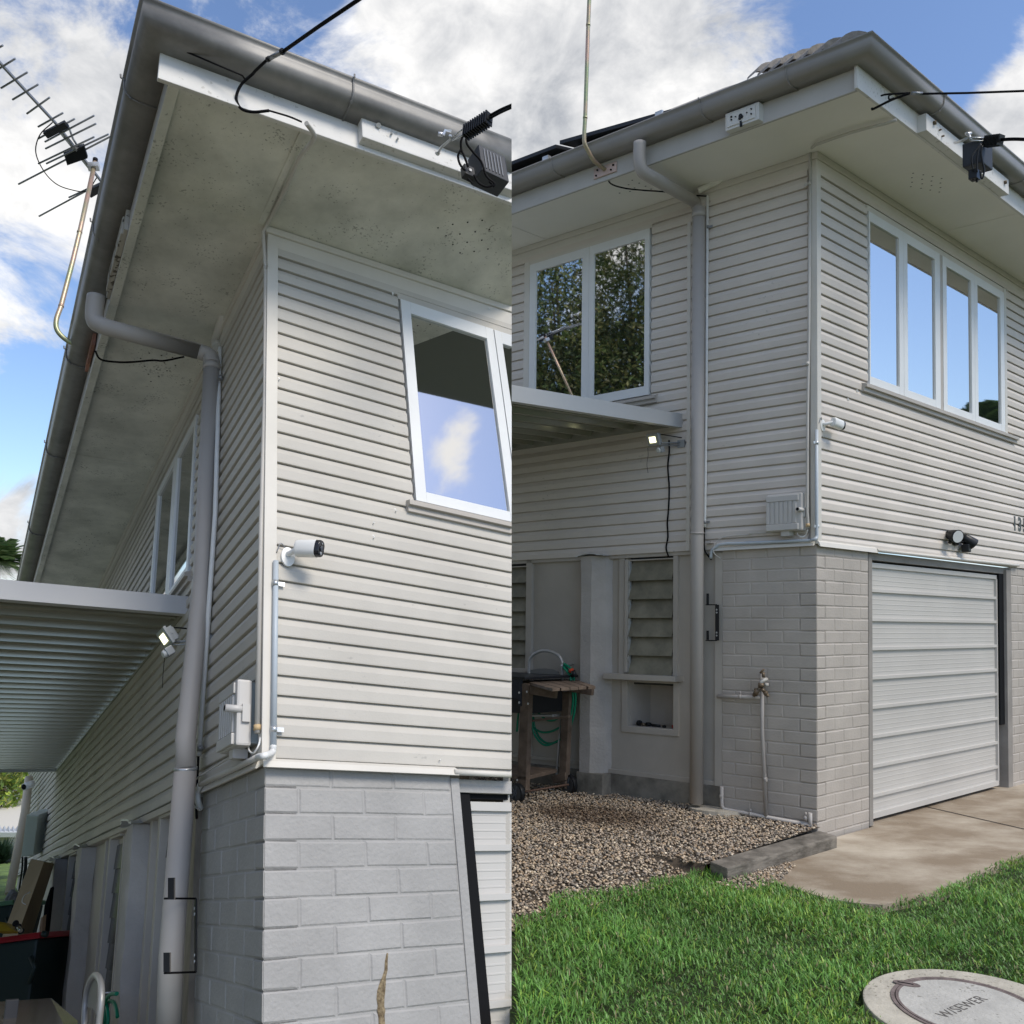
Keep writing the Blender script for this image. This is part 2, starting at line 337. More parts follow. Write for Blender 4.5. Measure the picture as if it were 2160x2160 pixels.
def garage(H,par,b0,b1,ct,cb,m,right_jamb=True):
    """panel door with pressed ribs, set back between brick piers"""
    d=MB(); d.box(H,.055,.09,b0,b1,cb,ct-.012)
    rows=9; step=(ct-.04-cb)/8.6; ys=[ct-.035-step*(.85+i) for i in range(8)]
    for y in ys:
        d.box(H,.036,.056,b0,b1,y-.014,y+.012); 
    for i in range(9):
        base=ct-.035-step*(i-.15)
        for f in (.30,.47,.64,.80):
            y=base-step*f
            if cb+.05<y<ct-.05: d.box(H,.0535,.056,b0,b1,y-.004,y+.004)
    d.box(H,.036,.056,b0,b1,cb,cb+.045); d.box(H,.038,.056,b0,b1,ct-.05,ct-.012)
    if right_jamb: d.box(H,.034,.056,b1-.02,b1,cb+.045,ct-.05)
    d.build('garage_door',m,par,H,bev=.003)
# ------------------------------------------------------------------ HOUSE on the left (close, seen from below)
def house_left():
    H=HA; S=2.748; base=H.w(0,0,-1.2)
    h=thing('house','close-up house corner seen from below, with mould-stained soffit and white house camera','house',base)
    PH=.106; PT=.0822; wb0,wb1=.728,1.341; wc0,wc1=1.30,2.545
    m=MB(); R1=2.3
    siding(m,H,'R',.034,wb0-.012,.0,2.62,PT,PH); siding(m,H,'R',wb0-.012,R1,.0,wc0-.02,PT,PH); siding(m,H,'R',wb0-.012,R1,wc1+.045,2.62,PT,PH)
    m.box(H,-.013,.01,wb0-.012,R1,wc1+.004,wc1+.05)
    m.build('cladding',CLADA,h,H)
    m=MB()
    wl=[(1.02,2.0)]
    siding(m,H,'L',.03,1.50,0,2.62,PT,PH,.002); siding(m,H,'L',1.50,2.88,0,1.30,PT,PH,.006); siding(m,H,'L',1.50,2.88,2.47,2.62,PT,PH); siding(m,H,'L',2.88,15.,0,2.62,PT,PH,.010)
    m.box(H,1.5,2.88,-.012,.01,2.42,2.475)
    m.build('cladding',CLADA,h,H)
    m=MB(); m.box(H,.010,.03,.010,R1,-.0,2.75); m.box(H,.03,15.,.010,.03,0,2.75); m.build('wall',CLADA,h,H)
    # corner trim and base flashing, head mouldings
    m=MB(); m.box(H,-.021,.0,-.021,.034,.0,2.66); m.box(H,.0,.030,-.021,.0,.0,2.66); m.build('corner_trim',TRIM,h,H,bev=.002)
    m=MB(); m.prism([H.w(-.002,-.02,.03),H.w(-.035,-.02,.012),H.w(-.045,-.02,-.012),H.w(-.04,-.02,-.014),H.w(-.03,-.02,.004),H.w(-.002,-.02,.01)],H.w(0,.84,0)-H.w(0,0,0))
    m.prism([H.w(.0,-.002,.03),H.w(.0,-.03,.012),H.w(.0,-.04,-.012),H.w(.0,-.034,-.014),H.w(.0,-.002,.01)],H.w(1.04,0,0)-H.w(0,0,0))
    m.tube([H.w(-.038,.80,.0),H.w(-.038,R1,.0)],.012,10); m.build('flashing',TRIM,h,H)
    m=MB()
    m.box(H,-.028,.0,-.03,R1,S-.045,S-.002); m.box(H,-.017,.0,-.02,R1,S-.13,S-.045); m.box(H,-.0,15,-.028,.0,S-.045,S-.002); m.box(H,0,15,-.017,.0,S-.12,S-.045)
    m.build('moulding',TRIM,h,H,bev=.004)
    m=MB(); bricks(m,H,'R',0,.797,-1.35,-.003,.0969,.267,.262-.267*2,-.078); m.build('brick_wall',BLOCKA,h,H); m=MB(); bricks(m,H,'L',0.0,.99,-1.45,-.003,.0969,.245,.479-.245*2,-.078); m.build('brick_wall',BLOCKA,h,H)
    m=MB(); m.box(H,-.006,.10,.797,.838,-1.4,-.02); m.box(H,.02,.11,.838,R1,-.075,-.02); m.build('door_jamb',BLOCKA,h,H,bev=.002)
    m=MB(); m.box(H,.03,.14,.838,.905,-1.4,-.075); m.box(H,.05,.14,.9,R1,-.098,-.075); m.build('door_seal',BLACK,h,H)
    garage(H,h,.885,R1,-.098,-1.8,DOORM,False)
    # left lower wall: panels, louvres and rough posts
    m=MB(); m.box(H,.99,15,.03,.06,-1.9,-.0); m.build('wall_panel',PANEL,h,H)
    m=MB(); m.box(H,.985,1.10,-.03,.03,-1.4,-.02); m.build('brown_board',mat('brown_board_paint',(.24,.21,.17),.6,var=.2,stretch=(6,6,.6)),h,H)
    for a0,a1 in ((2.38,2.60),(4.85,5.10),(6.95,7.25)):
        q=MB(); n=14; vs=[]
        for k in range(n+1):
            c=-1.9+1.86*k/n
            for (a,b) in ((a0,.03),(a0,-.085),(a0+.05,-.09),(a1,-.085),(a1,.03)): vs.append(H.w(a+random.uniform(-.006,.006),b+random.uniform(-.006,.006),c))
        q.add(vs,[(i*5+j,i*5+(j+1)%5,(i+1)*5+(j+1)%5,(i+1)*5+j) for i in range(n) for j in range(5)]+[tuple(range(5)),tuple(n*5+j for j in range(5))])
        po=q.build('post',ROUGHP,h,H)
        q=MB(); ring=[]
        for k in range(13):
            a=a0-.08+(a1-a0+.16)*k/12; ring.append((a,-.11-.02*math.sin(math.pi*k/12)+random.uniform(-.008,.008),-.045+.03*math.sin(math.pi*k/12)+random.uniform(-.006,.006)))
        q.add([H.w(a,b,c) for a,b,c in ring]+[H.w(a,.03,c+.01) for a,b,c in ring]+[H.w(a,b,c+.012) for a,b,c in ring],[(k,k+1,14+k,13+k) for k in range(12)]+[(k,k+1,27+k,26+k) for k in range(12)])
        o=q.build('post_cap',GALV,h,H); o.parent=po
    for a0,a1 in ((1.30,1.84),(3.26,3.66),(5.75,6.25)):
        q=MB(); q.box(H,a0-.03,a0,-.004,.035,-1.5,-.05); q.box(H,a1,a1+.05,-.03,.035,-1.5,-.05); q.box(H,a0-.03,a1+.05,-.03,.035,-.05,-.015); q.box(H,a0-.12,a1+.12,-.08,.035,-1.56,-1.5)
        f=q.build('window',PANEL,h,H,bev=.003)
        for k in range(9):
            c=-.09-.155*k; q=MB(); q.hexa([H.w(a0,.008,c-.16),H.w(a1,.008,c-.16),H.w(a1,.014,c-.16),H.w(a0,.014,c-.16),H.w(a0,.02,c),H.w(a1,.02,c),H.w(a1,.026,c),H.w(a0,.026,c)])
            o=q.build('louvre',DLOUV,h,H); o.parent=f
    q=MB()
    for a0,a1 in ((1.0,1.1),(1.96,2.02),(2.2,2.26),(2.95,3.0),(3.12,3.16),(3.78,3.84),(4.02,4.09),(5.5,5.56),(6.35,6.42)): q.box(H,a0,a1,-.008,.03,-1.9,-.03)
    q.box(H,1.0,8.6,-.045,.03,-.035,-.0); q.build('batten',PANEL,h,H,bev=.003)
    # eaves
    m=MB(); n=16
    a_=[H.w(15,-.62,S),H.w(15,.0,S)]
    m.add([H.w(15,-.62,S),H.w(15,0,S),H.w(0,0,S),H.w(0,R1,S),H.w(-.72,R1,S),H.w(-.72,-.62,S),H.w(0,-.62,S)],[(0,1,2,6),(2,5,6),(2,3,4,5)])
    m.add([H.w(15,-.62,S+.01),H.w(15,0,S+.01),H.w(0,0,S+.01),H.w(0,R1,S+.01),H.w(-.72,R1,S+.01),H.w(-.72,-.62,S+.01),H.w(0,-.62,S+.01)],[(0,1,2,6),(2,5,6),(2,3,4,5)])
    so_=m.build('soffit',SOFA,h,H)
    m=MB(); vents(m,H,[P(1,0,x,y) for x,y in ((1382,1795),(1495,1780),(1610,1776),(1722,1773),(1443,1858),(1550,1855),(1668,1850),(1777,1845),(1495,1925),(1605,1920),(1718,1915),(1822,1917))]+[P(1,1,x,y) for x,y in ((1550,58),(1658,57),(1765,50),(1876,50))],S,.0055)
    vents(m,H,[P(0,1,x,y) for x,y in ((1128,712),(1220,734),(1303,752),(1063,750),(1152,772),(1243,792),(1325,817),(1094,812),(1183,838),(1262,853),(1122,874),(1200,894),(1140,931))]+[P(0,2,x,y) for x,y in ((610,190),(655,170),(693,153),(755,232),(640,287),(678,267),(717,247),(600,230),(640,213),(675,197),(715,180),(575,206),(655,240),(700,223),(740,207),(618,260))],S,.006)
    o=m.build('vent_holes',BLACK,h,H); o.parent=so_
    m=MB(); m.box(H,3.04,3.07,-.6,0,S-.006,S-.001); m.box(H,7.0,7.03,-.6,0,S-.006,S-.001); m.box(H,-.70,-.03,-.075,-.045,S-.010,S-.001); m.box(H,-.70,15,-.645,-.60,S-.02,S-.001); m.build('cover_strip',SOFA,h,H,bev=.003)
    m=MB(); m.box(H,-.73,-.708,-.69,2.3,S-.035,3.0); m.build('fascia',FASW,h,H,bev=.004)
    m=MB(); m.box(H,-.70,15,-.645,-.622,S-.02,2.98); m.build('fascia',FASG,h,H,bev=.004)
    m=MB(); gutter(m,H,.728,.644,2.87,.125,.15,15,2.3); g=m.build('gutter',GUTA,h,H)
    m=MB()
    for sd_,u in [('L',v) for v in (-.42,.62,1.95,3.4,5.2,7.2)]+[('R',.12)]:
        m=MB(); strap(m,H,sd_,u,.644 if sd_=='L' else .728,2.87,.125,.15); o=m.build('gutter_strap',GUTA,h,H); o.parent=g
    m=MB(); m.box(H,-.78,-.728,.195,1.95,S-.005,2.90); o=m.build('fascia_block',FASW,h,H,bev=.006)
    m=MB()
    for p in ((925,945),(1025,1005),(1070,1045)):
        a,b,c=H.R(P(1,0,*p),-.785); c+=0; 
        m.tube([at(P(1,0,*p),H_depth(H,a,b,c)+.01),at(P(1,0,*p),H_depth(H,a,b,c)-.02)],.012 if p[0]==925 else .005,8)
    m.build('bolt',FASW,h,H)
    # weathered off-cut on the left fascia
    q=[P(0,0,985,1310),P(0,0,1060,1330),P(0,0,1055,1440),P(0,0,960,1710),P(0,0,910,1690),P(0,0,975,1380)]
    m=MB(); m.box(H,.30,.93,-.665,-.645,S-.03,S+.11); m.box(H,.34,.86,-.675,-.664,S-.03,S+.09); m.build('fascia_block',speckle(mat('peeling_block_paint',(.45,.43,.38),.8,bump=1,bscale=40),20,.8,(.12,.11,.09)),h,H,bev=.004)
    # roof slab over the eaves
    m=MB(); m.add([H.w(-.84,-.78,3.0),H.w(15,-.78,3.0),H.w(15,2.5,3.6),H.w(-.84,2.5,3.6)],[(0,1,2,3)]); m.add([H.w(-.84,-.78,2.97),H.w(15,-.78,2.97),H.w(15,2.5,3.57),H.w(-.84,2.5,3.57)],[(0,1,2,3)]); 
    # windows
    window(H,'R',h,wb0,2.0,wc0,wc1,[(wb0,1.338,.787,1.283,.075,.06),(1.344,1.95,1.392,1.9,.075,.06)],(.675,2.3))
    window(H,'L',h,1.52,2.82,1.30,2.42,[(1.52,2.13,1.57,2.07,.06,.06),(2.14,2.82,2.2,2.76,.06,.06)],(1.44,2.9))
    # end wall closing the house where its corner block stops
    m=MB(); zs=[]
    def yz(p): return Vector((0,0,1.5))+p
    def onplane(a,c,b0=0.0):
        p0=H.w(a,b0,c); p1=H.w(a,b0+1,c); t=(Vector((0,0,1.5))-p0).dot(CUTN)/(p1-p0).dot(CUTN); return p0+(p1-p0)*t-CUTN*.01
    m.prism([onplane(a,c) for a,c in ((.04,-1.3),(.04,2.7),(.9,2.7),(.9,-1.3))],-CUTN*.03); m.build('end_wall',CLADA,h,H,clip=False)
    # downpipe: offset from the gutter, along under the soffit and down the wall
    m=MB(); A=[H.S(P(0,1,725,310),2.86),H.S(P(0,1,712,430),2.72)]
    a_t=.80; top=H.w(a_t,-.70,2.87); 
    pz=[at(P(0,1,725,300),4.62),at(P(0,1,713,420),4.60),at(P(0,1,725,500),4.58),at(P(0,1,810,540),4.56),at(P(0,1,1500,720),4.80),at(P(0,1,1575,750),4.815),at(P(0,1,1598,800),4.80)]
    pz=bez(pz[:4],5)+[pz[4]]+bez(pz[4:],4)
    dn=[at(P(0,1,1598,820),4.79),at(P(0,2,1525,500),4.27),at(P(0,2,1400,1700),3.83),at(P(0,3,1400,10),3.76)]
    m.tube(pz+[dn[0]],.047,20)
    m.tube(dn,.0465,20); m.tube([at(P(0,3,1400,14),3.755),at(P(0,3,1292,1400),3.42),at(P(0,3,1270,2050),3.32)],.050,20)
    m.tube([dn[0],dn[0]+(dn[1]-dn[0])*.03],.050,20)
    dp=m.build('downpipe',PIPE,h,H)
    m=MB(); c0=at(P(0,3,1400,14),3.755); m.tube([c0,c0+Vector((0,0,.012))],.0515,20); o=m.build('pipe_clip',GALV,h,H); o.parent=dp
def H_depth(H,a,b,c): return float((H.t+a*H.e[0]+b*H.e[1]+c*H.e[2])[2])
# ------------------------------------------------------------------ HOUSE on the right
def house_right():
    H=HB; S=2.85; G=-2.125; base=H.w(0,0,G)
    h=thing('house','two-storey weatherboard house corner with garage door below and pale clean soffit, standing beyond the lawn','house',base)
    PH=.075; PT=.0873; R1=5.2; L1=3.4
    wb0,wb1,wc0,wc1=.70,3.20,1.283,2.64
    m=MB(); siding(m,H,'R',.03,wb0-.01,0,2.75,PT,PH); siding(m,H,'R',wb0-.01,wb1+.06,0,wc0-.02,PT,PH); siding(m,H,'R',wb0-.01,wb1+.06,wc1+.05,2.75,PT,PH); siding(m,H,'R',wb1+.06,R1,0,2.75,PT,PH)
    m.build('cladding',CLAD,h)
    m=MB(); siding(m,H,'L',.05,1.30,0,2.75,PT,PH,.001); siding(m,H,'L',1.30,2.57,0,1.26,PT,PH,.002); siding(m,H,'L',1.30,2.57,2.69,2.75,PT,PH); siding(m,H,'L',2.57,L1,0,2.75,PT,PH,.001)
    m.build('cladding',CLAD,h)
    m=MB(); m.box(H,.010,.03,.010,R1,0,2.85); m.box(H,.03,L1,.010,.03,0,2.85); m.build('wall',CLAD,h)
    m=MB(); m.box(H,-.021,0,-.021,.03,0,2.78); m.box(H,0,.028,-.021,0,0,2.78); m.box(H,.955,.985,-.022,0,.0,2.62); m.box(H,2.51,2.57,-.021,0,1.0,2.69); m.box(H,-.022,0,3.21,3.26,1.26,2.69); m.box(H,-.016,0,.69,3.26,2.642,2.69); m.box(H,1.3,2.57,-.016,0,2.668,2.70)
    m.build('corner_trim',TRIM,h,bev=.002)
    m=MB(); m.prism([H.w(-.002,-.02,.04),H.w(-.03,-.02,.012),H.w(-.04,-.02,-.02),H.w(-.034,-.02,-.02),H.w(-.02,-.02,.0),H.w(-.002,-.02,.01)],H.w(0,.80,0)-H.w(0,0,0))
    m.prism([H.w(.0,-.002,.03),H.w(.0,-.035,.01),H.w(.0,-.045,-.015),H.w(.0,-.038,-.015),H.w(.0,-.002,.0)],H.w(.76,0,0)-H.w(0,0,0))
    m.tube([H.w(-.03,.78,.0),H.w(-.03,3.45,.02)],.014,10); m.build('flashing',TRIM,h)
    m=MB(); m.box(H,-.03,0,-.03,R1,S-.05,S-.002); m.box(H,-.018,0,-.02,R1,S-.11,S-.05); m.box(H,0,L1,-.03,0,S-.05,S-.002); m.box(H,0,L1,-.018,0,S-.11,S-.05); m.build('moulding',TRIM,h,bev=.004)
    
    for a_ in (('R',0,.705,G,-.003,.0898,.24,.229-.48,-.083),('L',0,.70,-2.1,-.003,.0898,.24,.117-.24,-.083),('R',3.345,R1,G,-.003,.0898,.24,3.5,-.083)):
        m=MB(); bricks(m,H,*a_); m.build('brick_wall',BLOCK,h)
    m=MB(); m.box(H,-.006,.10,.705,.757,G+.03,-.03); m.box(H,.02,.11,.757,3.33,-.07,-.01); m.box(H,-.004,.10,3.24,3.345,G+.03,-.03); m.build('door_jamb',mat('jamb_paint',(.27,.25,.225),.7,var=.15,bump=.4),h,bev=.002)
    m=MB(); m.box(H,.10,.2,.757,3.24,G,-.07); m.box(H,.02,.1,3.135,3.235,-1.5,-.07); m.build('door_seal',BLACK,h)
    garage(H,h,.765,3.135,-.075,G+.06,DOORM)
    # lower left wall
    m=MB(); m.box(H,.70,L1,.03,.06,-1.80,-.01); 
    mp=m.build('wall_panel',PANEL,h)
    bpy.data.objects.remove(mp); LAST.pop()
    m=MB()  # panel with window and niche openings left free
    m.box(H,.70,1.11,.03,.06,-1.80,-.0); m.box(H,1.53,1.90,.03,.06,-1.80,-.0); m.box(H,1.11,1.53,.03,.06,-1.80,-1.40); m.box(H,1.11,1.53,.03,.06,-1.045,-.97); m.box(H,1.9,2.53,.03,.06,-1.8,0); m.box(H,2.53,L1,.03,.06,-1.8,-.98)
    m.build('wall_panel',PANEL,h)
    m=MB(); m.box(H,1.11,1.53,.30,.33,-1.40,-1.045); m.box(H,1.525,1.54,.06,.33,-1.42,-1.04); m.box(H,1.10,1.112,.06,.33,-1.42,-1.04); m.box(H,1.11,1.53,.06,.30,-1.42,-1.40); m.box(H,1.11,1.53,.06,.30,-1.045,-1.03); m.build('niche',BLOCK,h)
    q=MB(); q.box(H,1.52,1.575,.015,.031,-1.43,-1.03); q.box(H,1.065,1.115,.015,.031,-1.43,-1.03); q.box(H,1.065,1.575,.014,.031,-1.455,-1.40); q.build('niche_frame',PANEL,h,bev=.006)
    m=MB(); m.box(H,.70,1.70,.01,.031,-1.80,-1.765); m.box(H,1.9,L1,.01,.031,-1.76,-1.73); m.box(H,1.55,1.60,.01,.031,-.98,-.01); m.box(H,1.075,1.112,.005,.031,-.98,-.0); m.box(H,2.47,2.53,.0,.031,-1.76,-.0); m.box(H,1.9,1.93,.01,.031,-1.76,-.0); m.box(H,.70,.76,.0,.031,-1.80,-.01); m.box(H,.7,L1,.0,.031,-.03,.0)
    m.build('batten',PANEL,h,bev=.003)
    def louvres(a0,a1,c0,c1,n,back=True):
        q=MB(); q.box(H,a1,a1+.025,.0,.06,c0,c1); q.box(H,a0-.006,a0,.01,.06,c0,c1); q.box(H,a0,a1,.01,.06,c1-.01,c1); q.box(H,a0,a1,.02,.06,c0-.02,c0); f=q.build('window',PANEL,h,bev=.002)
        st=(c1-c0-.01)/n
        for k in range(n):
            c=c1-.01-st*k; q=MB(); q.hexa([H.w(a0+.004,-.004,c-st-.012),H.w(a1-.014,-.004,c-st-.012),H.w(a1-.014,.003,c-st-.012),H.w(a0+.004,.003,c-st-.012),H.w(a0+.004,.05,c),H.w(a1-.014,.05,c),H.w(a1-.014,.056,c),H.w(a0+.004,.056,c)])
            o=q.build('louvre',LOUV,h); o.parent=f
        q=MB(); q.box(H,a0-.1,a1+.1,.10,.11,c0-.1,c1+.12); o=q.build('room_backing',mat('dim_room',(.05,.05,.045),.9),h); o.parent=f  # dark sheet standing in for the unlit room behind the louvres
        q=MB(); q.box(H,a1-.014,a1-.002,.012,.03,c0,c1)
        for k in range(n): q.box(H,a1-.02,a1-.003,.004,.014,c1-.02-st*k-.05,c1-.02-st*k-.02)
        o=q.build('latch_rail',GALV,h); o.parent=f
    louvres(1.115,1.515,-.965,-.045,6); louvres(2.53,3.1,-.96,-.05,7)
    m=MB(); m.box(H,1.035,1.673,-.075,.03,-1.022,-.978); m.build('sill',PANEL,h,bev=.003); m=MB(); m.box(H,2.50,3.2,-.05,.03,-1.0,-.965); m.build('sill',PANEL,h,bev=.003)
    q=MB(); n=24; vs=[]
    for k in range(n+1):
        c=-1.80+1.795*k/n
        for (a,b) in ((1.895,.03),(1.885,-.085),(1.782,-.09),(1.70,-.02),(1.675,.03)): vs.append(H.w(a+random.uniform(-.004,.004),b+random.uniform(-.003,.003),c))
    q.add(vs,[(i*5+j,i*5+(j+1)%5,(i+1)*5+(j+1)%5,(i+1)*5+j) for i in range(n) for j in range(5)]+[tuple(range(5)),tuple(n*5+j for j in range(5))]); po=q.build('post',ROUGHP,h)
    q=MB(); r_=[]
    for k in range(17):
        a=1.66+.27*k/16; r_.append((a,-.10-.03*math.sin(math.pi*k/16)+random.uniform(-.004,.004),-.012+.022*math.sin(math.pi*k/16)+random.uniform(-.004,.004)))
    q.add([H.w(a,b,c) for a,b,c in r_]+[H.w(a,.03,c+.008) for a,b,c in r_]+[H.w(a,b,c+.006) for a,b,c in r_],[(k,k+1,18+k,17+k) for k in range(16)]+[(k,k+1,35+k,34+k) for k in range(16)]); o=q.build('post_cap',GALV,h); o.parent=po
    m=MB(); m.box(H,.66,L1,.008,.10,G-.1,-1.80); m.box(H,1.66,1.91,-.09,.02,G-.1,-1.80); m.build('footing',CONC,h,bev=.006)
    # eaves
    m=MB()
    for dz in (0,.01): m.add([H.w(L1,-.59,S+dz),H.w(L1,0,S+dz),H.w(0,0,S+dz),H.w(0,R1,S+dz),H.w(-.59,R1,S+dz),H.w(-.59,-.59,S+dz),H.w(0,-.59,S+dz)],[(0,1,2,6),(2,5,6),(2,3,4,5)])
    so_=m.build('soffit',SOFB,h)
    m=MB(); 
    for i in range(4):
        for j in range(4):
            x=(1095,1172,1242,1310)[j]+(-5)*(i%2)*1-4*i; y=(1305,1317,1330,1345)[j]+i*34; vents(m,H,[P(3,0,x,y)],S,.007)
    vents(m,H,[P(2,0,x,y) for x,y in ((908,1358),(960,1380),(1008,1403),(1050,1425),(880,1392),(925,1416),(890,1443),(812,1455))],S,.007)
    o=m.build('vent_holes',mat('vent_shadow',(.08,.08,.07),.9),h); o.parent=so_
    m=MB(); m.box(H,-.59,-.03,1.93,1.95,S-.004,S-.001); m.box(H,2.325,2.345,-.59,-.03,S-.004,S-.001); m.build('cover_strip',SOFB,h,bev=.001)
    m=MB(); m.box(H,-.61,-.59,-.64,R1,S-.012,3.02); m.build('fascia',FASW,h,bev=.003)
    m=MB(); m.box(H,-.59,L1,-.61,-.59,S-.010,3.02); m.build('fascia',FASG,h,bev=.003)
    m=MB(); gutter(m,H,.61,.61,2.985,.105,.145,L1,R1); g=m.build('gutter',GUTB,h)
    m=MB()
    for sd_,u in (('L',-.22),('L',.38),('L',1.62),('R',.22),('R',1.66)):
        m=MB(); strap(m,H,sd_,u,.61,2.985,.105,.145); o=m.build('gutter_strap',GUTB,h); o.parent=g
    m=MB(); m.box(H,-.67,-.61,.145,1.515,S-.01,2.962); m.build('fascia_block',FASW,h,bev=.003)
    m=MB(); m.box(H,.013,.25,-.665,-.61,S,2.972); m.box(H,.035,.235,-.672,-.664,S+.018,2.955); fb=m.build('fascia_block',FASW,h,bev=.002)
    m=MB(); 
    for a,c,r in ((.135,.055,.013),(.128,.045,.012),(.14,.038,.010),(.20,.07,.006),(.20,.05,.005),(.06,.075,.005),(.06,.04,.005),(.09,.06,.004),(.17,.06,.004)): m.tube([H.w(a,-.671,S+c+.01),H.w(a,-.681,S+c+.01)],r,8)
    m.box(H,.128,.142,-.674,-.664,S-.01,S+.03); o=m.build('old_fixing',DARKP,h); o.parent=fb
    m=MB(); 
    for b,c in ((.25,2.93),(.33,2.91),(.37,2.88),(1.43,2.91)): m.tube([H.w(-.668,b,c),H.w(-.688,b,c)],.014 if b in(.25,1.43) else .006,8)
    m.build('bolt',BRASS,h)
    # roof: tiled hip just showing over the gutter, and slopes behind
    m=MB()
    def RP(s,t): # hip from the corner, slope 22 deg
        return H.w(s,t,3.05+.70*(min(s,t)+.72))
    m.add([RP(-.72,-.72),RP(L1,-.72),RP(L1,2.0),RP(2.0,2.0)],[(0,1,2,3)]); m.add([RP(-.72,-.72),RP(2,2),RP(2,R1),RP(-.72,R1)],[(0,1,2,3)])
    rf=m.build('roof',TILE,h)
    m=MB()
    for k in range(7):
        s0=-.60+.235*k; q=[]
        for (dx,dz,sc) in ((0,.045,1.0),(.29,.0,.86)):
            for t in range(9):
                an=math.pi*t/8; a=s0+dx; q.append(H.w(a-.075*sc*math.cos(an),a+.075*sc*math.cos(an),3.05+.70*(a+.72)+dz-.03+.085*sc*math.sin(an)))
        m.add(q,[(j,j+1,10+j,9+j) for j in range(8)]+[tuple(range(9))])
    o=m.build('ridge_tiles',TILE,h); o.parent=rf
    m=MB()
    for k in range(14):   # first course of flat tiles along the left eave
        a=-.62+.29*k; m.hexa([H.w(a,-.72,3.06),H.w(a+.285,-.72,3.068),H.w(a+.285,-.40,3.288),H.w(a,-.40,3.28),H.w(a,-.72,3.072),H.w(a+.285,-.72,3.08),H.w(a+.285,-.40,3.30),H.w(a,-.40,3.292)])
    o=m.build('eave_tiles',TILE,h); o.parent=rf
    # windows
    sl=[(.70,1.235,.715,1.165,.075,.062),(1.238,1.875,1.304,1.785,.075,.062),(1.93,2.55,2.0,2.485,.075,.062),(2.553,3.20,2.616,3.115,.075,.062)]
    window(H,'R',h,.70,3.2,wc0,wc1,sl,(.593,3.44))
    m=MB(); m.box(H,-.02,.03,1.876,1.929,wc0,wc1); m.box(H,-.02,.03,3.202,3.212,wc0,wc1); m.build('mullion',SILLM,h)
    window(H,'L',h,1.315,2.505,1.29,2.665,[(1.315,1.885,1.357,1.84,.075,.075),(1.888,2.505,1.955,2.44,.075,.075)],(1.24,2.6))
    # downpipe
    m=MB(); top=H.S(P(2,0,965,1085),2.985)
    z0=H_depth(H,.80,-.66,2.95)
    pts=[at(P(2,0,965,1075),z0),at(P(2,0,962,1200),z0-.005),at(P(2,0,985,1290),z0),at(P(2,0,1060,1340),z0+.03),at(P(2,0,1310,1480),z0+.36),at(P(2,0,1380,1525),z0+.45),at(P(2,0,1408,1590),z0+.46)]
    zb=H_depth(H,.83,-.09,-1)
    m.tube(bez(pts[:4],5)+bez(pts[4:],5),.047,20)
    m.tube([at(P(2,0,1410,1570),H_depth(H,.84,-.09,2.6)),at(P(2,2,1397,150),H_depth(H,.84,-.09,.1)),at(P(2,3,1391,262),H_depth(H,.84,-.09,-2.0))],[.0485,.0495,.051],20)
    m.tube([at(P(2,0,1409,1600),H_depth(H,.84,-.09,2.5)),at(P(2,0,1409,1640),H_depth(H,.84,-.09,2.5))],.0525,20)
    dp=m.build('downpipe',PIPE,h)
    m=MB(); m.box(H,.755,.80,-.06,.0,.045,.06); m.tube([at(P(2,2,1397,165),H_depth(H,.84,-.09,.1)),at(P(2,2,1397,150),H_depth(H,.84,-.09,.1))],.0545,20); o=m.build('pipe_clip',PIPE,h); o.parent=dp
house_left(); house_right()
#@@SETTING

# ------------------------------------------------------------------ ground, gravel, concrete, grass
G=-2.125
def sheet(name,pts,m,z=0):
    q=MB(); q.add([Vector(p) for p in pts],[tuple(range(len(pts)))]); return struct(q.build(name,m))
SOIL=mat('lawn_soil',(.035,.05,.018),.95,var=.4,vscale=8,bump=1,bscale=25)
sheet('ground',[(-60,-60,-.012),(60,-60,-.012),(60,60,-.012),(0.0,60,-.012),(0.0,3.0,-.012),(-60,2.0,-.012)],SOIL)
CPAVE=mat('stained_concrete',(.50,.44,.35),.85,col2=(.25,.195,.135),vscale=1.2,vdet=15,lo=.42,hi=.66,bump=.7,bscale=90,stretch=(1,1.5,1))
speckle(CPAVE,9,.98,(.50,.45,.37),.8); speckle(CPAVE,70,.98,(.10,.085,.065),.6)
def AB(a,b,c=G): return HB.w(a,b,c)
cp=[(-.03,-.02),(-.02,-1.1),(-.19,-1.21),(-.36,-1.18),(-.6,-1.26),(-.77,-1.31),(-.9,-1.295),(-1.02,-1.24),(-1.07,-1.06),(-1.13,-.88),(-1.11,-.53),(-1.09,-.1),(-1.08,.5),(-1.08,6),(1.2,6),(1.2,.7),(-.03,.72)]
m=MB(); top=[AB(a,b,G+.03) for a,b in cp]; m.prism(top,Vector((0,0,-.06))); struct(m.build('path',CPAVE))
m=MB(); p0=AB(.134,1.80,G+.033); p1=AB(-1.05,1.19,G+.033); d=(p1-p0).normalized().cross(Vector((0,0,1)))*.007
m.add([p0-d,p0+d,p1+d,p1-d],[(0,1,2,3)]); struct(m.build('path_joint',BLACK))
def inpoly(x,y,poly):
    c=np.zeros(len(x),bool); n=len(poly)
    for i in range(n):
        x0,y0=poly[i]; x1,y1=poly[(i+1)%n]; t=((y0>y)!=(y1>y))&(x<(x1-x0)*(y-y0)/(y1-y0+1e-12)+x0); c^=t
    return c
o_=AB(0,0); ea=AB(1,0)-o_; eb=AB(0,1)-o_; MI=np.linalg.inv(np.array([[ea.x,eb.x],[ea.y,eb.y]]))
def toab(x,y): q=MI@np.array([x-o_.x,y-o_.y]); return q[0],q[1]
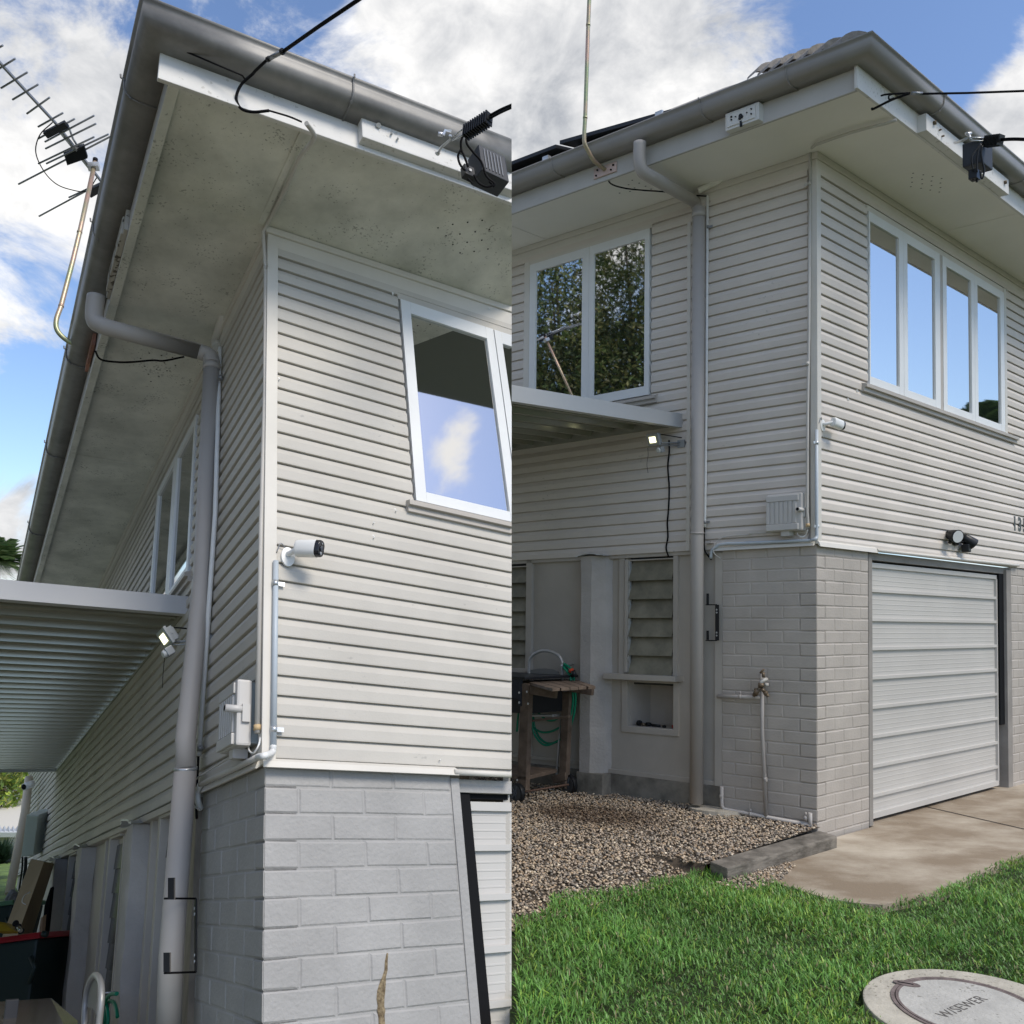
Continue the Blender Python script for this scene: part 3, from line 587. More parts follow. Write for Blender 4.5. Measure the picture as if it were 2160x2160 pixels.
def gz(a,b):
    e=np.clip((a-.02)/.35,0,1); e=np.where(b>-1.30,1,e*e*(3-2*e)); return .02+(.115+.025*np.clip(a,0,1)-.035*np.clip(-b,0,3))*e
m=MB(); n=60; vs=[AB(-.03+3.8*i/n,-.0-4.2*j/n) for j in range(n+1) for i in range(n+1)]
for v in vs:
    a,b=toab(v.x,v.y); v.z=float(gz(a,b))-.012
    if v.x<-.32: v.y+=0; v.x=-.32
m.add(vs,[(j*(n+1)+i,j*(n+1)+i+1,(j+1)*(n+1)+i+1,(j+1)*(n+1)+i) for j in range(n) for i in range(n)])
struct(m.build('gravel_bed',mat('gravel_soil',(.07,.055,.04),.95,var=.3,vscale=12,bump=1)),'structure')
def soup(name,V,Fc,m,cols=None,smooth=False):
    """V: (n,k,3) vertices of n copies, Fc: faces of one copy"""
    n,k,_=V.shape; me=bpy.data.meshes.new(name); base=V.reshape(-1,3).min(0); V=V-base
    me.vertices.add(n*k); me.vertices.foreach_set('co',V.reshape(-1).astype(np.float32))
    ls=np.array([len(f) for f in Fc]); fl=np.concatenate([np.array(f) for f in Fc]); off=(np.arange(n)*k)[:,None]
    idx=(fl[None,:]+off).reshape(-1); me.loops.add(len(idx)); me.loops.foreach_set('vertex_index',idx.astype(np.int32))
    tot=np.tile(ls,n); st=np.concatenate([[0],np.cumsum(tot)[:-1]]); me.polygons.add(len(tot)); me.polygons.foreach_set('loop_start',st.astype(np.int32)); me.polygons.foreach_set('loop_total',tot.astype(np.int32))
    if smooth: me.polygons.foreach_set('use_smooth',np.ones(len(tot),bool))
    me.update(calc_edges=True)
    if cols is not None:
        at_=me.color_attributes.new('Col','FLOAT_COLOR','POINT'); c=np.repeat(np.c_[cols,np.ones(n)],k,axis=0); at_.data.foreach_set('color',c.reshape(-1).astype(np.float32))
    me.materials.append(m); o=bpy.data.objects.new(name,me); o.location=base; COL.objects.link(o); return o
def colmat(name,rough,trans=0,spec=.4,bump=0):
    m=mat(name,(.5,.5,.5),rough,spec=spec,bump=bump); nt=m.node_tree; a=nt.nodes.new('ShaderNodeVertexColor'); a.layer_name='Col'; b=nt.nodes['Principled BSDF']
    nt.links.new(a.outputs[0],b.inputs['Base Color'])
    if trans:
        t=nt.nodes.new('ShaderNodeBsdfTranslucent'); nt.links.new(a.outputs[0],t.inputs[0]); ms=nt.nodes.new('ShaderNodeMixShader'); ms.inputs[0].default_value=trans
        nt.links.new(b.outputs[0],ms.inputs[1]); nt.links.new(t.outputs[0],ms.inputs[2]); nt.links.new(ms.outputs[0],nt.nodes['Material Output'].inputs[0])
    return m
def gravel():
    N=52000; a=rng.uniform(-.035,3.5,N); b=rng.uniform(-3.9,-.01,N)
    x=o_.x+a*ea.x+b*eb.x; y=o_.y+a*ea.y+b*eb.y; k=(x>-.35)&(y>2.7); a,b,x,y=a[k],b[k],x[k],y[k]
    nx=600; ax=rng.uniform(-.42,-.2,nx); bx=rng.uniform(-1.5,-.75,nx); k2=(ax+.2)*-3< (-.75-bx)+.25; ax,bx=ax[k2],bx[k2]
    x=np.r_[x,o_.x+ax*ea.x+bx*eb.x]; y=np.r_[y,o_.y+ax*ea.y+bx*eb.y]; zz=np.r_[gz(a,b),np.full(len(ax),.036)]; a=np.r_[a,ax]; b=np.r_[b,bx]; N=len(x)
    g=(1+5**.5)/2; ico=np.array([(-1,g,0),(1,g,0),(-1,-g,0),(1,-g,0),(0,-1,g),(0,1,g),(0,-1,-g),(0,1,-g),(g,0,-1),(g,0,1),(-g,0,-1),(-g,0,1)])/1.9
    Fc=[(0,11,5),(0,5,1),(0,1,7),(0,7,10),(0,10,11),(1,5,9),(5,11,4),(11,10,2),(10,7,6),(7,1,8),(3,9,4),(3,4,2),(3,2,6),(3,6,8),(3,8,9),(4,9,5),(2,4,11),(6,2,10),(8,6,7),(9,8,1)]
    s=rng.uniform(.0045,.0110,N)[:,None]*np.c_[rng.uniform(.9,1.5,N),rng.uniform(.7,1.1,N),rng.uniform(.5,.85,N)]
    V=ico[None]*s[:,None,:]*(1+rng.uniform(-.16,.16,(N,12,1)))
    th=rng.uniform(0,6.28,N); c,sn=np.cos(th)[:,None],np.sin(th)[:,None]; X=V[:,:,0]*c-V[:,:,1]*sn; Y=V[:,:,0]*sn+V[:,:,1]*c
    tl=rng.uniform(-.6,.6,N)[:,None]; Z=V[:,:,2]*np.cos(tl)+X*np.sin(tl); X=X*np.cos(tl)-V[:,:,2]*np.sin(tl)
    z0=zz+rng.uniform(-.008,.006,N)
    V=np.stack([X+x[:,None],Y+y[:,None],Z+z0[:,None]],2)
    pal=np.array([(.27,.235,.20),(.36,.31,.265),(.20,.185,.17),(.43,.38,.31),(.33,.26,.19),(.15,.145,.14),(.58,.54,.47),(.26,.245,.235)]); w_=np.array([.2,.18,.16,.13,.14,.09,.03,.07]); w_/=w_.sum()
    col=pal[rng.choice(len(pal),N,p=w_)]*np.array([1.25,1.16,1.02])*rng.uniform(.75,1.2,(N,1))
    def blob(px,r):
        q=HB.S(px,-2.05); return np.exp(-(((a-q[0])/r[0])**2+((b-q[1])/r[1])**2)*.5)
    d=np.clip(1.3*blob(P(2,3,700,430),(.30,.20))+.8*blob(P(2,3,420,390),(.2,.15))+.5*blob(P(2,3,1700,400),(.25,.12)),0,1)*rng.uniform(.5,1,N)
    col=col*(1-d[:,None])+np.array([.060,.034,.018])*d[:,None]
    struct(soup('gravel',V,Fc,colmat('gravel_stone',.8),col),'stuff','loose mixed grey and tan gravel beside the house wall','gravel')
gravel()
def grass():
    N=210000; x=rng.uniform(.0,4.6,N); y=rng.uniform(2.75,7.2,N)
    q=MI@np.stack([x-o_.x,y-o_.y]); a,b=q
    dens=np.clip(1.15-(np.hypot(x-1.2,y-3.3))*.17,.25,1); k=rng.uniform(0,1,N)<dens
    edge=.06*np.sin(b*5.1)+.05*np.sin(b*11.3+1)+.10
    edge=np.where(b>-1.15,-.0,edge); 
    inside=(a<edge)|((b<-2.45)&(a<edge+.0))
    pav=inpoly(a,b,[(p[0]+(.02 if p[1]<0 else .015),p[1]+.03) for p in cp]); fringe=rng.uniform(0,1,N)<.0
    man=np.hypot((x-1.811)/1.03,(y-3.417))<.395+.02*np.sin(np.arctan2(y-3.417,x-1.811)*7)
    slp=(a>-.23)&(a<.03)&(b>-1.22)&(b<.1); grv=((a>edge)&(b<0))|(x<.025); housein=(a>-.03)&(b>0)
    patch=(a<-.19)&(a>-.42)&(b>-1.42)&(b<-1.1)&(rng.uniform(0,1,N)<.75)
    k&=inside&~pav&~man&~slp&~grv&~housein&~patch
    x,y,a,b=x[k],y[k],a[k],b[k]; N=len(x)
    cl=np.sin(x*5.3+np.sin(y*4.1)*1.3)*.5+np.sin(y*7.7+x*2.9)*.3+np.sin(x*13+y*9)*.2
    nearm=np.hypot(x-1.811,y-3.417); short=np.clip((nearm-.38)/.35,0,1)
    L=(rng.uniform(.018,.053,N)+.014*cl)*(.55+.45*short)*np.where((a>-1.3)&(a<-.95),.7,1); wd_=rng.uniform(.0015,.0033,N)
    th=rng.uniform(0,6.283,N); lean=rng.uniform(.2,1.5,N); dx,dy=np.cos(th),np.sin(th)
    z0=rng.uniform(-.005,.012,N)+.018+.012*cl
    ks=[0,.4,.75,1.0]; V=np.zeros((N,7,3))
    for i,t in enumerate(ks):
        r=L*np.sin(lean)*(t**1.5); h=L*(t*np.cos(lean*.55)-.25*t*t*np.sin(lean)); w_=wd_*(1,1.1,.8,0)[i]
        cx,cy,cz=x+dx*r,y+dy*r,z0+h
        if i<3:
            V[:,2*i]=np.stack([cx-dy*w_,cy+dx*w_,cz],1); V[:,2*i+1]=np.stack([cx+dy*w_,cy-dx*w_,cz],1)
        else: V[:,6]=np.stack([cx,cy,cz],1)
    col=np.array([.140,.295,.062])[None]*rng.uniform(.55,1.5,(N,1))*(1+.25*cl[:,None])
    yel=(rng.uniform(0,1,N)<.12+.30*np.clip(np.sin(x*2.1+y*1.7)*np.sin(x*1.1-y*2.3+1),0,1)+.15*(1-short)+.25*np.clip((x-2.2)/1.5,0,1))[:,None]; col=np.where(yel,col*np.array([1.75,1.25,1.0]),col)
    dry=(rng.uniform(0,1,N)<.035)[:,None]; col=np.where(dry,np.array([[.36,.32,.17]]),col)
    struct(soup('grass',V,[(0,1,3,2),(2,3,5,4),(4,5,6)],colmat('grass_blade',.45,.3,.5),col),'stuff','thick green buffalo lawn in the foreground','grass')
grass()
m=MB(); m.hexa([HB.w(-.215,-1.34,G+.0),HB.w(-.05,-1.26,G),HB.w(-.03,-.03,G),HB.w(-.20,-.12,G),HB.w(-.215,-1.34,-2.02),HB.w(-.05,-1.26,-2.02),HB.w(-.03,-.03,-2.015),HB.w(-.20,-.12,-2.015)])
tag(m.build('timber_sleeper',SLEEPER,bev=.01),'weathered grey timber sleeper edging between gravel and stained concrete','edging')
m=MB(); m.box(HB,.14,.22,-4.0,-2.60,G-.02,-2.085); tag(m.build('concrete_edging',mat('edging_concrete',(.42,.41,.38),.9,var=.15,bump=.6),bev=.01),'pale concrete edging strip between gravel and lawn','edging')
m=MB(); m.add([AB(.70+.28*math.cos(t)*1.0,-.02-.20*math.sin(t),-1.985) for t in [math.pi*k/12 for k in range(13)]],[tuple(range(13))])
m.prism([AB(.72+.2*math.cos(t),-.0-.20*math.sin(t),-1.985) for t in [math.pi*k/12 for k in range(13)]],Vector((0,0,.03))); tag(m.build('concrete_patch',mat('patch_concrete',(.40,.37,.31),.95,var=.2,vscale=20,bump=1)),'crumbly concrete patch at the foot of the downpipe','concrete')
# far left: sloping lawn of the back yard
m=MB(); rows=[(10.5,2010),(11.5,1950),(12.5,1915),(14,1880),(17,1842),(26,1802)]; vs=[]
for z,y in rows:
    for x in (-900,-500,-200,0,60,110): vs.append(at((x,y),z))
m.add(vs,[(j*6+i,j*6+i+1,(j+1)*6+i+1,(j+1)*6+i) for j in range(5) for i in range(5)])
struct(m.build('lawn_slope',mat('sunny_lawn',(.16,.24,.05),.9,col2=(.05,.09,.025),vscale=2.5,bump=1,bscale=20)))
# ------------------------------------------------------------------ manhole cover
def manhole():
    cx,cy=1.811,3.417; t=thing('manhole_cover','round concrete sewer manhole cover with steel ring set in the lawn','manhole cover',(cx,cy,0))
    CM=speckle(mat('manhole_concrete',(.44,.43,.395),.9,var=.12,vscale=9,bump=.8,bscale=70),60,.93,(.16,.15,.12),.7); CR=speckle(mat('manhole_surround',(.45,.42,.35),.9,var=.15,vscale=7,bump=1,bscale=60),50,.88,(.15,.13,.10),.7)
    ST=mat('rusty_ring_steel',(.17,.135,.125),.7,var=.3,vscale=20,bump=.4)
    n=72; m=MB(); ring=[(cx+(.40+.012*math.sin(2*a+1))*math.cos(a),cy+(.40+.012*math.sin(2*a+1))*math.sin(a)) for a in [2*math.pi*k/n for k in range(n)]]
    m.prism([Vector((x,y,-.03)) for x,y in ring],Vector((0,0,.070))); m.build('surround',CR,t,bev=.006)
    cx2,cy2=1.795,3.436
    def an(r0,r1,z,h,nm,mt):
        m=MB(); vs=[]
        for r,zz in ((r0,z),(r1,z),(r1,z+h),(r0,z+h)): vs+=[Vector((cx2+r*math.cos(2*math.pi*k/n),cy2+r*math.sin(2*math.pi*k/n),zz)) for k in range(n)]
        m.add(vs,[(i*n+k,i*n+(k+1)%n,((i+1)%4)*n+(k+1)%n,((i+1)%4)*n+k) for i in range(4) for k in range(n)]); return m.build(nm,mt,t)
    an(.262,.276,.03,.0145,'outer_ring',ST); an(.258,.262,.03,.0112,'gap',BLACK); an(.247,.258,.03,.0150,'inner_ring',ST)
    m=MB(); m.prism([Vector((cx2+.247*math.cos(2*math.pi*k/n),cy2+.247*math.sin(2*math.pi*k/n),.032)) for k in range(n)],Vector((0,0,.012))); ld=m.build('lid',CM,t)
    hx,hy=1.652,3.640; p=[Vector((hx+.052*math.cos(a)*.9-.024*math.sin(a)*-.35,hy+.024*math.sin(a)-.052*math.cos(a)*.45,.0446)) for a in [2*math.pi*k/24 for k in range(24)]]
    m=MB(); m.prism(p,Vector((0,0,.002))); hp=m.build('lifting_plate',ST,t)
    m=MB(); d=Vector((.9,-.45,0)).normalized(); c0=Vector((hx-.004,hy+.002,.0472)); w_=Vector((.45,.9,0)).normalized()*.005; m.add([c0-d*.03-w_,c0+d*.03-w_,c0+d*.03+w_,c0-d*.03+w_],[(0,1,2,3)]); o=m.build('slot',BLACK,t); o.parent=hp
    text('W/SEWER',Vector((1.655,3.335,.0452)),Vector((.845,.535,0)),Vector((-.535,.845,0)),.066,.0004,mat('worn_lettering',(.13,.12,.11),.9,var=.4,vscale=40),t,'lettering',-.0006,1.05)
def text(s,org,xd,yd,size,ext,m,parent,name,offset=0,spacing=1.0,font_shear=0):
    cu=bpy.data.curves.new('t','FONT'); cu.body=s; cu.size=size; cu.extrude=ext; cu.offset=offset; cu.space_character=spacing; cu.shear=font_shear; cu.resolution_u=6
    o=bpy.data.objects.new('t',cu); COL.objects.link(o); bpy.context.view_layer.update()
    dg=bpy.context.evaluated_depsgraph_get(); me=bpy.data.meshes.new_from_object(o.evaluated_get(dg)); bpy.data.objects.remove(o)
    xd=xd.normalized(); yd=yd.normalized(); zd=xd.cross(yd); base=parent.location if parent else org
    for v in me.vertices: v.co=org+xd*v.co.x+yd*v.co.y+zd*v.co.z-base
    me.name=name; me.materials.clear(); me.materials.append(m); r=bpy.data.objects.new(name,me); COL.objects.link(r)
    if parent: r.parent=parent
    else: r.location=base
    return r
manhole()
# ------------------------------------------------------------------ things fixed to both corners
def pipe(H,name,pts,r,m,label,cat,ribs=False,clips=(),clipm=None,group=None,smoothn=0):
    """a conduit along world points; clips = (index position 0..1)"""
    base=pts[-1].copy(); t=thing(name,label,cat,base,group); mb=MB(); pp=bez(pts,6) if smoothn else pts
    if ribs:
        q=bez(pts,14); rr=[r*(1.08 if i%2 else .93) for i in range(len(q))]; mb.tube(q,rr,10)
    else: mb.tube(pp,r,12)
    mb.build('pipe',m,t)
    for (p,dirn,side) in clips:
        mb=MB(); dirn=dirn.normalized(); mb.tube([p-dirn*.012,p+dirn*.012],r*1.12,14)
        side=side.normalized(); e=side.cross(dirn).normalized()*.0015
        a=p+side*r; b=p+side*(r+.028); mb.hexa([a-dirn*.009-e,b-dirn*.009-e,b-dirn*.009+e,a-dirn*.009+e,a+dirn*.009-e,b+dirn*.009-e,b+dirn*.009+e,a+dirn*.009+e])
        mb.build('saddle_clip',clipm or GALV,t)
    return t
def locs(H,l): return [H.w(*p) for p in l]
def upv(H): return (H.w(0,0,1)-H.w(0,0,0)).normalized()
def av(H): return (H.w(1,0,0)-H.w(0,0,0)).normalized()
def bv(H): return (H.w(0,1,0)-H.w(0,0,0)).normalized()
def security_camera(H,b,c,label,k=1.0,dirn=(-.40,.95,-.10)):
    base=H.w(0,b,c); t=thing('security_camera',label,'security camera',base)
    u,A,B=upv(H),av(H),bv(H); m=MB(); m.prism([H.w(-.014,b+.030*k*math.cos(x),c+.044*k*math.sin(x)*(1.0 if math.sin(x)>0 else 1.05)-.008) for x in [2*math.pi*i/20 for i in range(20)]],-A*.012); m.build('wall_plate',WHITEC,t,bev=.002)
    m=MB(); e=H.w(-.085,b+.025,c+.012); m.tube(bez([H.w(-.02,b,c+.005),H.w(-.045,b+.004,c+.002),e],5),.012,12); m.build('arm',WHITEC,t)
    d=(A*dirn[0]+B*dirn[1]+u*dirn[2]).normalized(); s=d.cross(u).normalized(); v=s.cross(d)
    n=24; prof=[(-.012,.75),(-.008,.92),(.0,1.0),(.085,1.02)]; vs=[]
    def rr(x,kx=.030,ky=.037): return s*(kx*k*math.copysign(abs(math.cos(x))**.75,math.cos(x)))+v*(ky*k*math.copysign(abs(math.sin(x))**.75,math.sin(x)))
    for z,q in prof: vs+=[e+d*z*k+rr(2*math.pi*i/n)*q for i in range(n)]
    m=MB(); m.add(vs,[(j*n+i,j*n+(i+1)%n,(j+1)*n+(i+1)%n,(j+1)*n+i) for j in range(3) for i in range(n)],True); m.f.append(tuple(range(n))); m.sm.append(False); b_=m.build('body',WHITEC,t)
    vs=[]; prof=[(.085,1.0),(.100,.99),(.106,.93),(.104,.80)]
    for z,q in prof: vs+=[e+d*z*k+rr(2*math.pi*i/n)*q for i in range(n)]
    m=MB(); m.add(vs,[(j*n+i,j*n+(i+1)%n,(j+1)*n+(i+1)%n,(j+1)*n+i) for j in range(3) for i in range(n)],True); m.f.append(tuple(3*n+i for i in range(n))); m.sm.append(False)
    f=m.build('front_face',mat('gloss_black',(.012,.013,.018),.15),t)
    m=MB(); c0=e+d*.1045*k; m.tube([c0,c0+d*.004],.012*k,16); o=m.build('lens',mat('lens_glass',(.05,.06,.08),.1),t); o.parent=f
    m=MB(); c0=e+d*.1045*k-v*.022*k; m.tube([c0,c0+d*.004],.007*k,12); o=m.build('sensor',mat('sensor_white',(.3,.32,.34),.3),t); o.parent=f
    m=MB(); c0=e+d*.1045*k+v*.022*k; m.tube([c0,c0+d*.003],.004*k,10); o=m.build('sensor',mat('sensor_white',(.3,.32,.34),.3),t); o.parent=f
    m=MB(); m.tube(bez([H.w(-.02,b-.01,c+.03),H.w(-.03,b-.035,c+.045),H.w(-.022,b-.05,c+.0)],5),.0025,6); m.build('lead',DULL,t)
    return t
def obox(mb,c,ax,ay,az):
    return mb.hexa([c+ax*i+ay*j+az*k for k in (-1,1) for i,j in ((-1,-1),(1,-1),(1,1),(-1,1))])
def floodlight(H,a,b,c,label,tail,f=(.55,-.45,-.62),k=1.2):
    t=thing('floodlight',label,'floodlight',H.w(a-.1,0,c)); u,A,B=upv(H),av(H),bv(H)
    d=(A*f[0]+B*f[1]+u*f[2]).normalized(); s=d.cross(u).normalized(); v=s.cross(d); c0=H.w(a,b,c)
    m=MB(); obox(m,c0,s*.062,v*.048,d*.008); obox(m,c0-d*.022,s*.05,v*.038,d*.015)
    for i in range(5): obox(m,c0-d*.042+s*(-.03+.015*i),s*.0015,v*.03,d*.008)
    m.build('lamp_housing',ALU,t,bev=.003)
    m=MB(); obox(m,c0+d*.009,s*.050,v*.037,d*.0012); m.build('lamp_lens',mat('lamp_reflector',(.35,.36,.30),.2,spec=.8),t)
    m=MB(); obox(m,c0+d*.0115,s*.034,v*.024,d*.0012); m.build('led_panel',LED,t)
    w=H.w(a-.13,-.015,c); m=MB(); m.tube([c0-d*.02+s*.05,c0-d*.02-u*.03+B*.02,w-u*.02],.006,8); m.tube([c0-d*.02-s*.05,c0-d*.02-u*.045+B*.02,w-u*.04],.006,8); obox(m,w-u*.03,A*.03,B*.012,u*.03); m.build('bracket',ALU,t)
    c1=c0-u*.085-A*.055+B*.01; m=MB(); obox(m,c1,s*.026,v*.022,d*.02); m.build('sensor_housing',ALU,t,bev=.004)
    m=MB(); m.tube([c1+d*.018,c1+d*.034],[.022,.016],14); m.build('sensor_lens',mat('frosted_lens',(.55,.57,.56),.35),t)
    m=MB(); q=c0-u*.06+A*tail; m.tube(bez([q,q-u*.06-A*.004,q-u*.13+A*.006,q-u*.2-A*.004],5),.0018,6); m.build('loose_wire',BLACK,t)
    m=MB(); m.tube(bez([c0-d*.03,c0-d*.05+u*.03,w+u*.02],5),.004,6); m.build('lead',BLACK,t)
def power_box(H,a0,a1,c0,c1,label):
    t=thing('power_box',label,'power box',H.w((a0+a1)/2,0,c0)); m=MB(); m.box(H,a0+.012,a1-.012,-.05,-.012,c0+.012,c1-.006); m.build('back_box',mat('box_back_plastic',(.25,.29,.30),.5),t,bev=.004)
    m=MB(); m.box(H,a0,a1,-.105,-.045,c0,c1); l=m.build('lid',BOXM,t,bev=.010)
    m=MB(); n=9
    m.box(H,a0+.02,a1-.004,-.114,-.104,c1-.055,c1-.012); o=m.build('label_strip',BOXM,t,bev=.004); o.parent=l; m=MB(); m.box(H,a0+.02,a1-.004,-.118,-.104,c0+.006,c0+.05); o=m.build('label_strip',BOXM,t,bev=.004); o.parent=l
    for i in range(7):
        a=a0+.035+(a1-a0-.05)*i/6.4; m=MB(); m.prism([H.w(a+x,b,c0+.055) for x,b in ((0,-.104),(.026,-.104),(.022,-.112),(.004,-.112))],(H.w(0,0,c1)-H.w(0,0,c0+.112))); o=m.build('rib',BOXM,t); o.parent=l
    c=(c0+c1)/2+.01; m=MB(); m.tube([H.w(a0+.012,-.128,c),H.w(a0-.035,-.128,c)] if False else [H.w(a0+.004,-.150,c),H.w(a0+.004,-.06,c)],.015,14); m.box(H,a0-.012,a0+.0,-.085,-.055,c-.05,c+.02); o=m.build('latch',BOXM,t); o.parent=l
    m=MB(); m.tube([H.w(a0+.004,-.151,c),H.w(a0+.004,-.1505,c)],.012,14); o=m.build('latch_hole',BLACK,t); o.parent=l
    m=MB(); m.box(H,(a0+a1)/2-.03,(a0+a1)/2+.03,-.09,-.03,c0-.035,c0+.004); m.build('cable_gland',BOXM,t,bev=.003)
    return t
A_UP=upv(HA); B_UP=upv(HB)
security_camera(HA,.082,.885,'white bullet security camera with black face, near the left-hand conduit',1.0,(-.72,.80,-.12))
security_camera(HB,.045,.865,'small white security camera beside the long window of the far corner',.95,(-.12,.95,-.16))
a_=HA.L(P(0,2,1250,950),-.2); floodlight(HA,a_[0],-.2,a_[2],'lit grey sensor floodlight under the awning, partly behind the close downpipe',.0,(-.05,-.80,-.60))
a_=HB.L(P(2,1,1068,1385),-.17); floodlight(HB,a_[0],-.17,a_[2],'lit grey sensor floodlight with black flex on the right-hand wall',.05,(.05,-.90,-.35))
power_box(HA,.035,.29,.075,.335,'ribbed cream power box just left of the close brick corner')
power_box(HB,.045,.30,.095,.365,'ribbed cream power box above brick wall with outdoor taps')
# conduits, left house
H=HA; A_,B_=av(HA),bv(HA)
pts=[Vector(HA.w(*HA.L(p,-.035))) for p in (P(0,1,1660,690),P(0,2,1625,0),P(0,2,1500,1840))]
pipe(HA,'conduit',pts,.0125,WHITEC,'thin white conduit running down beside the close downpipe','conduit',clips=[(HA.w(*HA.L(P(0,1,1667,920),-.035)),A_UP,-A_),(HA.w(*HA.L(P(0,2,1510,1785),-.035)),A_UP,-A_)],clipm=DULL)
pts=[HA.w(*HA.L(P(0,2,1497,1845),-.035)),HA.w(*HA.L(P(0,3,1490,60),-.035)),HA.w(*HA.L(P(0,3,1478,250),-.03)),HA.w(*HA.L(P(0,3,1485,380),-.03))]
m=MB(); m.tube(pts,.006,8); tag(m.build('black_cable',BLACK),'short black cable below the white conduit beside the close downpipe','cable')
pts=[HA.w(*HA.L(P(0,1,x,y),-.03)) for x,y in ((1685,445),(1665,530),(1630,640),(1640,690))]
pipe(HA,'corrugated_pipe',pts,.030,TRIM,'ribbed cream flexible pipe between mouldy soffit and siding','pipe',ribs=True)
top=[at(P(1,0,380,930),3.52),at(P(1,0,435,1010),3.6),at(P(1,0,420,1075),3.7),at(P(1,0,325,1195),3.82),at(P(1,0,235,1400),4.0),at(P(1,0,95,1680),4.25)]
low=[HA.w(*HA.R(P(1,0,72,1760),.0)),HA.w(*HA.R(P(1,1,90,100),.0)),HA.w(*HA.R(P(1,1,88,1000),.0)),HA.w(*HA.R(P(1,2,60,100),.0)),HA.w(*HA.R(P(1,2,33,1670),.0))]
low=[p-B_*.012-A_*.0 for p in low]
pipe(HA,'conduit',top[:1]+bez(top,4)[1:]+low,.0105,CREAMC,'cream painted conduit running from mouldy soffit down the close corner','conduit',clips=[(low[1],A_UP,-A_)],clipm=CREAMC)
m=MB(); m.tube([HA.w(*HA.R(P(1,2,33,1608),.0))-B_*.012,HA.w(*HA.R(P(1,2,33,1650),.0))-B_*.012],.014,14); tag(m.build('coupling',OCHRE),'ochre pipe coupling at the foot of the close corner conduit','coupling')
cg=[HA.w(*HA.R(P(1,2,150,370),-.03)),HA.w(*HA.R(P(1,2,142,1000),-.03)),HA.w(*HA.R(P(1,2,132,1762),-.03))]
pipe(HA,'conduit',cg,.0118,GREYC,'blue grey conduit below the close white security camera','conduit',clips=[(HA.w(*HA.R(P(1,2,146,538),-.03)),A_UP,B_),(HA.w(*HA.R(P(1,2,134,1640),-.03)),A_UP,B_)])
s1=sub(380,1280,.2381)
def LA(x,y,b=-.05): return HA.w(*HA.L(s1(x,y),b))
pipe(HA,'corrugated_pipe',[cg[-1],HA.w(*HA.R(s1(815,1290),-.035)),LA(745,1320,-.045),LA(690,1330,-.045)],.0125,WHITEC,'white ribbed flexible bend at the foot of the close corner','pipe',ribs=True)
pipe(HA,'conduit',[LA(690,1330,-.045),LA(600,1375,-.045),LA(400,1470,-.045),LA(180,1575,-.045)],.0125,CREAMC,'grey-painted conduit along the cladding foot above close brick wall','conduit')
pipe(HA,'corrugated_pipe',[LA(180,1575,-.045),LA(155,1640,-.045),LA(158,1720,-.04),LA(180,1790,-.02)],.0135,WHITEC,'white ribbed flexible pipe dropping behind the close downpipe','pipe',ribs=True)
m=MB(); m.tube(bez([LA(490,1310,-.08),LA(400,1360,-.05),LA(260,1448,-.045),LA(150,1520,-.05),LA(100,1600,-.06),LA(95,1690,-.06),LA(125,1765,-.05),LA(180,1800,-.03)],6),.004,8); tag(m.build('cream_cable',CREAMC),'thin cream cable looping from the close power box','cable')
m=MB(); m.tube(bez([LA(710,1150,-.02),LA(695,1225,-.04),LA(650,1295,-.05),LA(610,1270,-.05),LA(605,1200,-.04)],6),.0035,8); tag(m.build('white_cable',WHITEC),'short cream loop of cable beside the close power box','cable')
# conduits, right house
A_,B_=av(HB),bv(HB)
def LB(p,b=-.035): return HB.w(*HB.L(p,b))
s4=sub(1560,980,.1035)
pipe(HB,'conduit',[LB(P(2,0,1475,1480)),LB(P(2,1,1467,1000)),LB(P(2,2,1455,60)),LB(P(2,2,1455,115))],.0115,WHITEC,'thin white conduit beside the far downpipe on the siding','conduit',clips=[(LB(P(2,0,1478,1715)),B_UP,-A_),(LB(P(2,2,1455,78)),B_UP,-A_)],clipm=DULL)
m=MB(); m.tube(bez([LB(P(2,2,1453,115)),LB(P(2,2,1450,200)),LB(P(2,2,1455,290)),LB(P(2,2,1505,362),-.02)],5),.006,8); tag(m.build('black_cable',BLACK),'black cable dropping from the white conduit above the taps wall','cable')
pipe(HB,'corrugated_pipe',[LB(P(2,0,1612,1310),-.02),LB(P(2,0,1570,1360),-.04),LB(P(2,0,1490,1400),-.05),LB(P(2,0,1405,1440),-.08)],.024,SOFB,'pale flexible pipe between clean soffit and far downpipe','pipe',ribs=True)
tp_=[HB.w(*HB.S(P(3,0,x,y),2.82)) for x,y in ((970,905),(880,935),(795,955),(630,1000),(480,1050),(355,1095))]
lw=[HB.w(*HB.R(p,.02))-B_*.0 for p in (P(3,0,318,1130),P(3,0,312,1900),P(3,1,308,600),P(3,1,298,1200),P(3,1,295,1932),s4(1395,1190),s4(1392,1290))]
pipe(HB,'conduit',bez(tp_,3)+lw,.0105,CREAMC,'cream painted conduit from clean soffit down the far corner','conduit',clips=[(HB.w(*HB.R(P(3,0,312,1385),.02)),B_UP,A_),(HB.w(*HB.R(P(3,1,297,812),.02)),B_UP,A_)],clipm=CREAMC)
m=MB(); m.tube([HB.w(*HB.R(s4(1393,1200),.02)),HB.w(*HB.R(s4(1393,1265),.02))],.014,14); tag(m.build('coupling',OCHRE),'ochre pipe coupling beside the far power box','coupling')
cg=[HB.w(*HB.R(p,-.03)) for p in (P(3,1,367,1310),P(3,1,367,1932),s4(1575,1440))]
el=[HB.w(*HB.R(s4(1572,1480),-.03)),HB.w(*HB.R(s4(1530,1525),-.025)),LB(s4(1460,1540),-.045),LB(s4(1400,1545),-.045)]
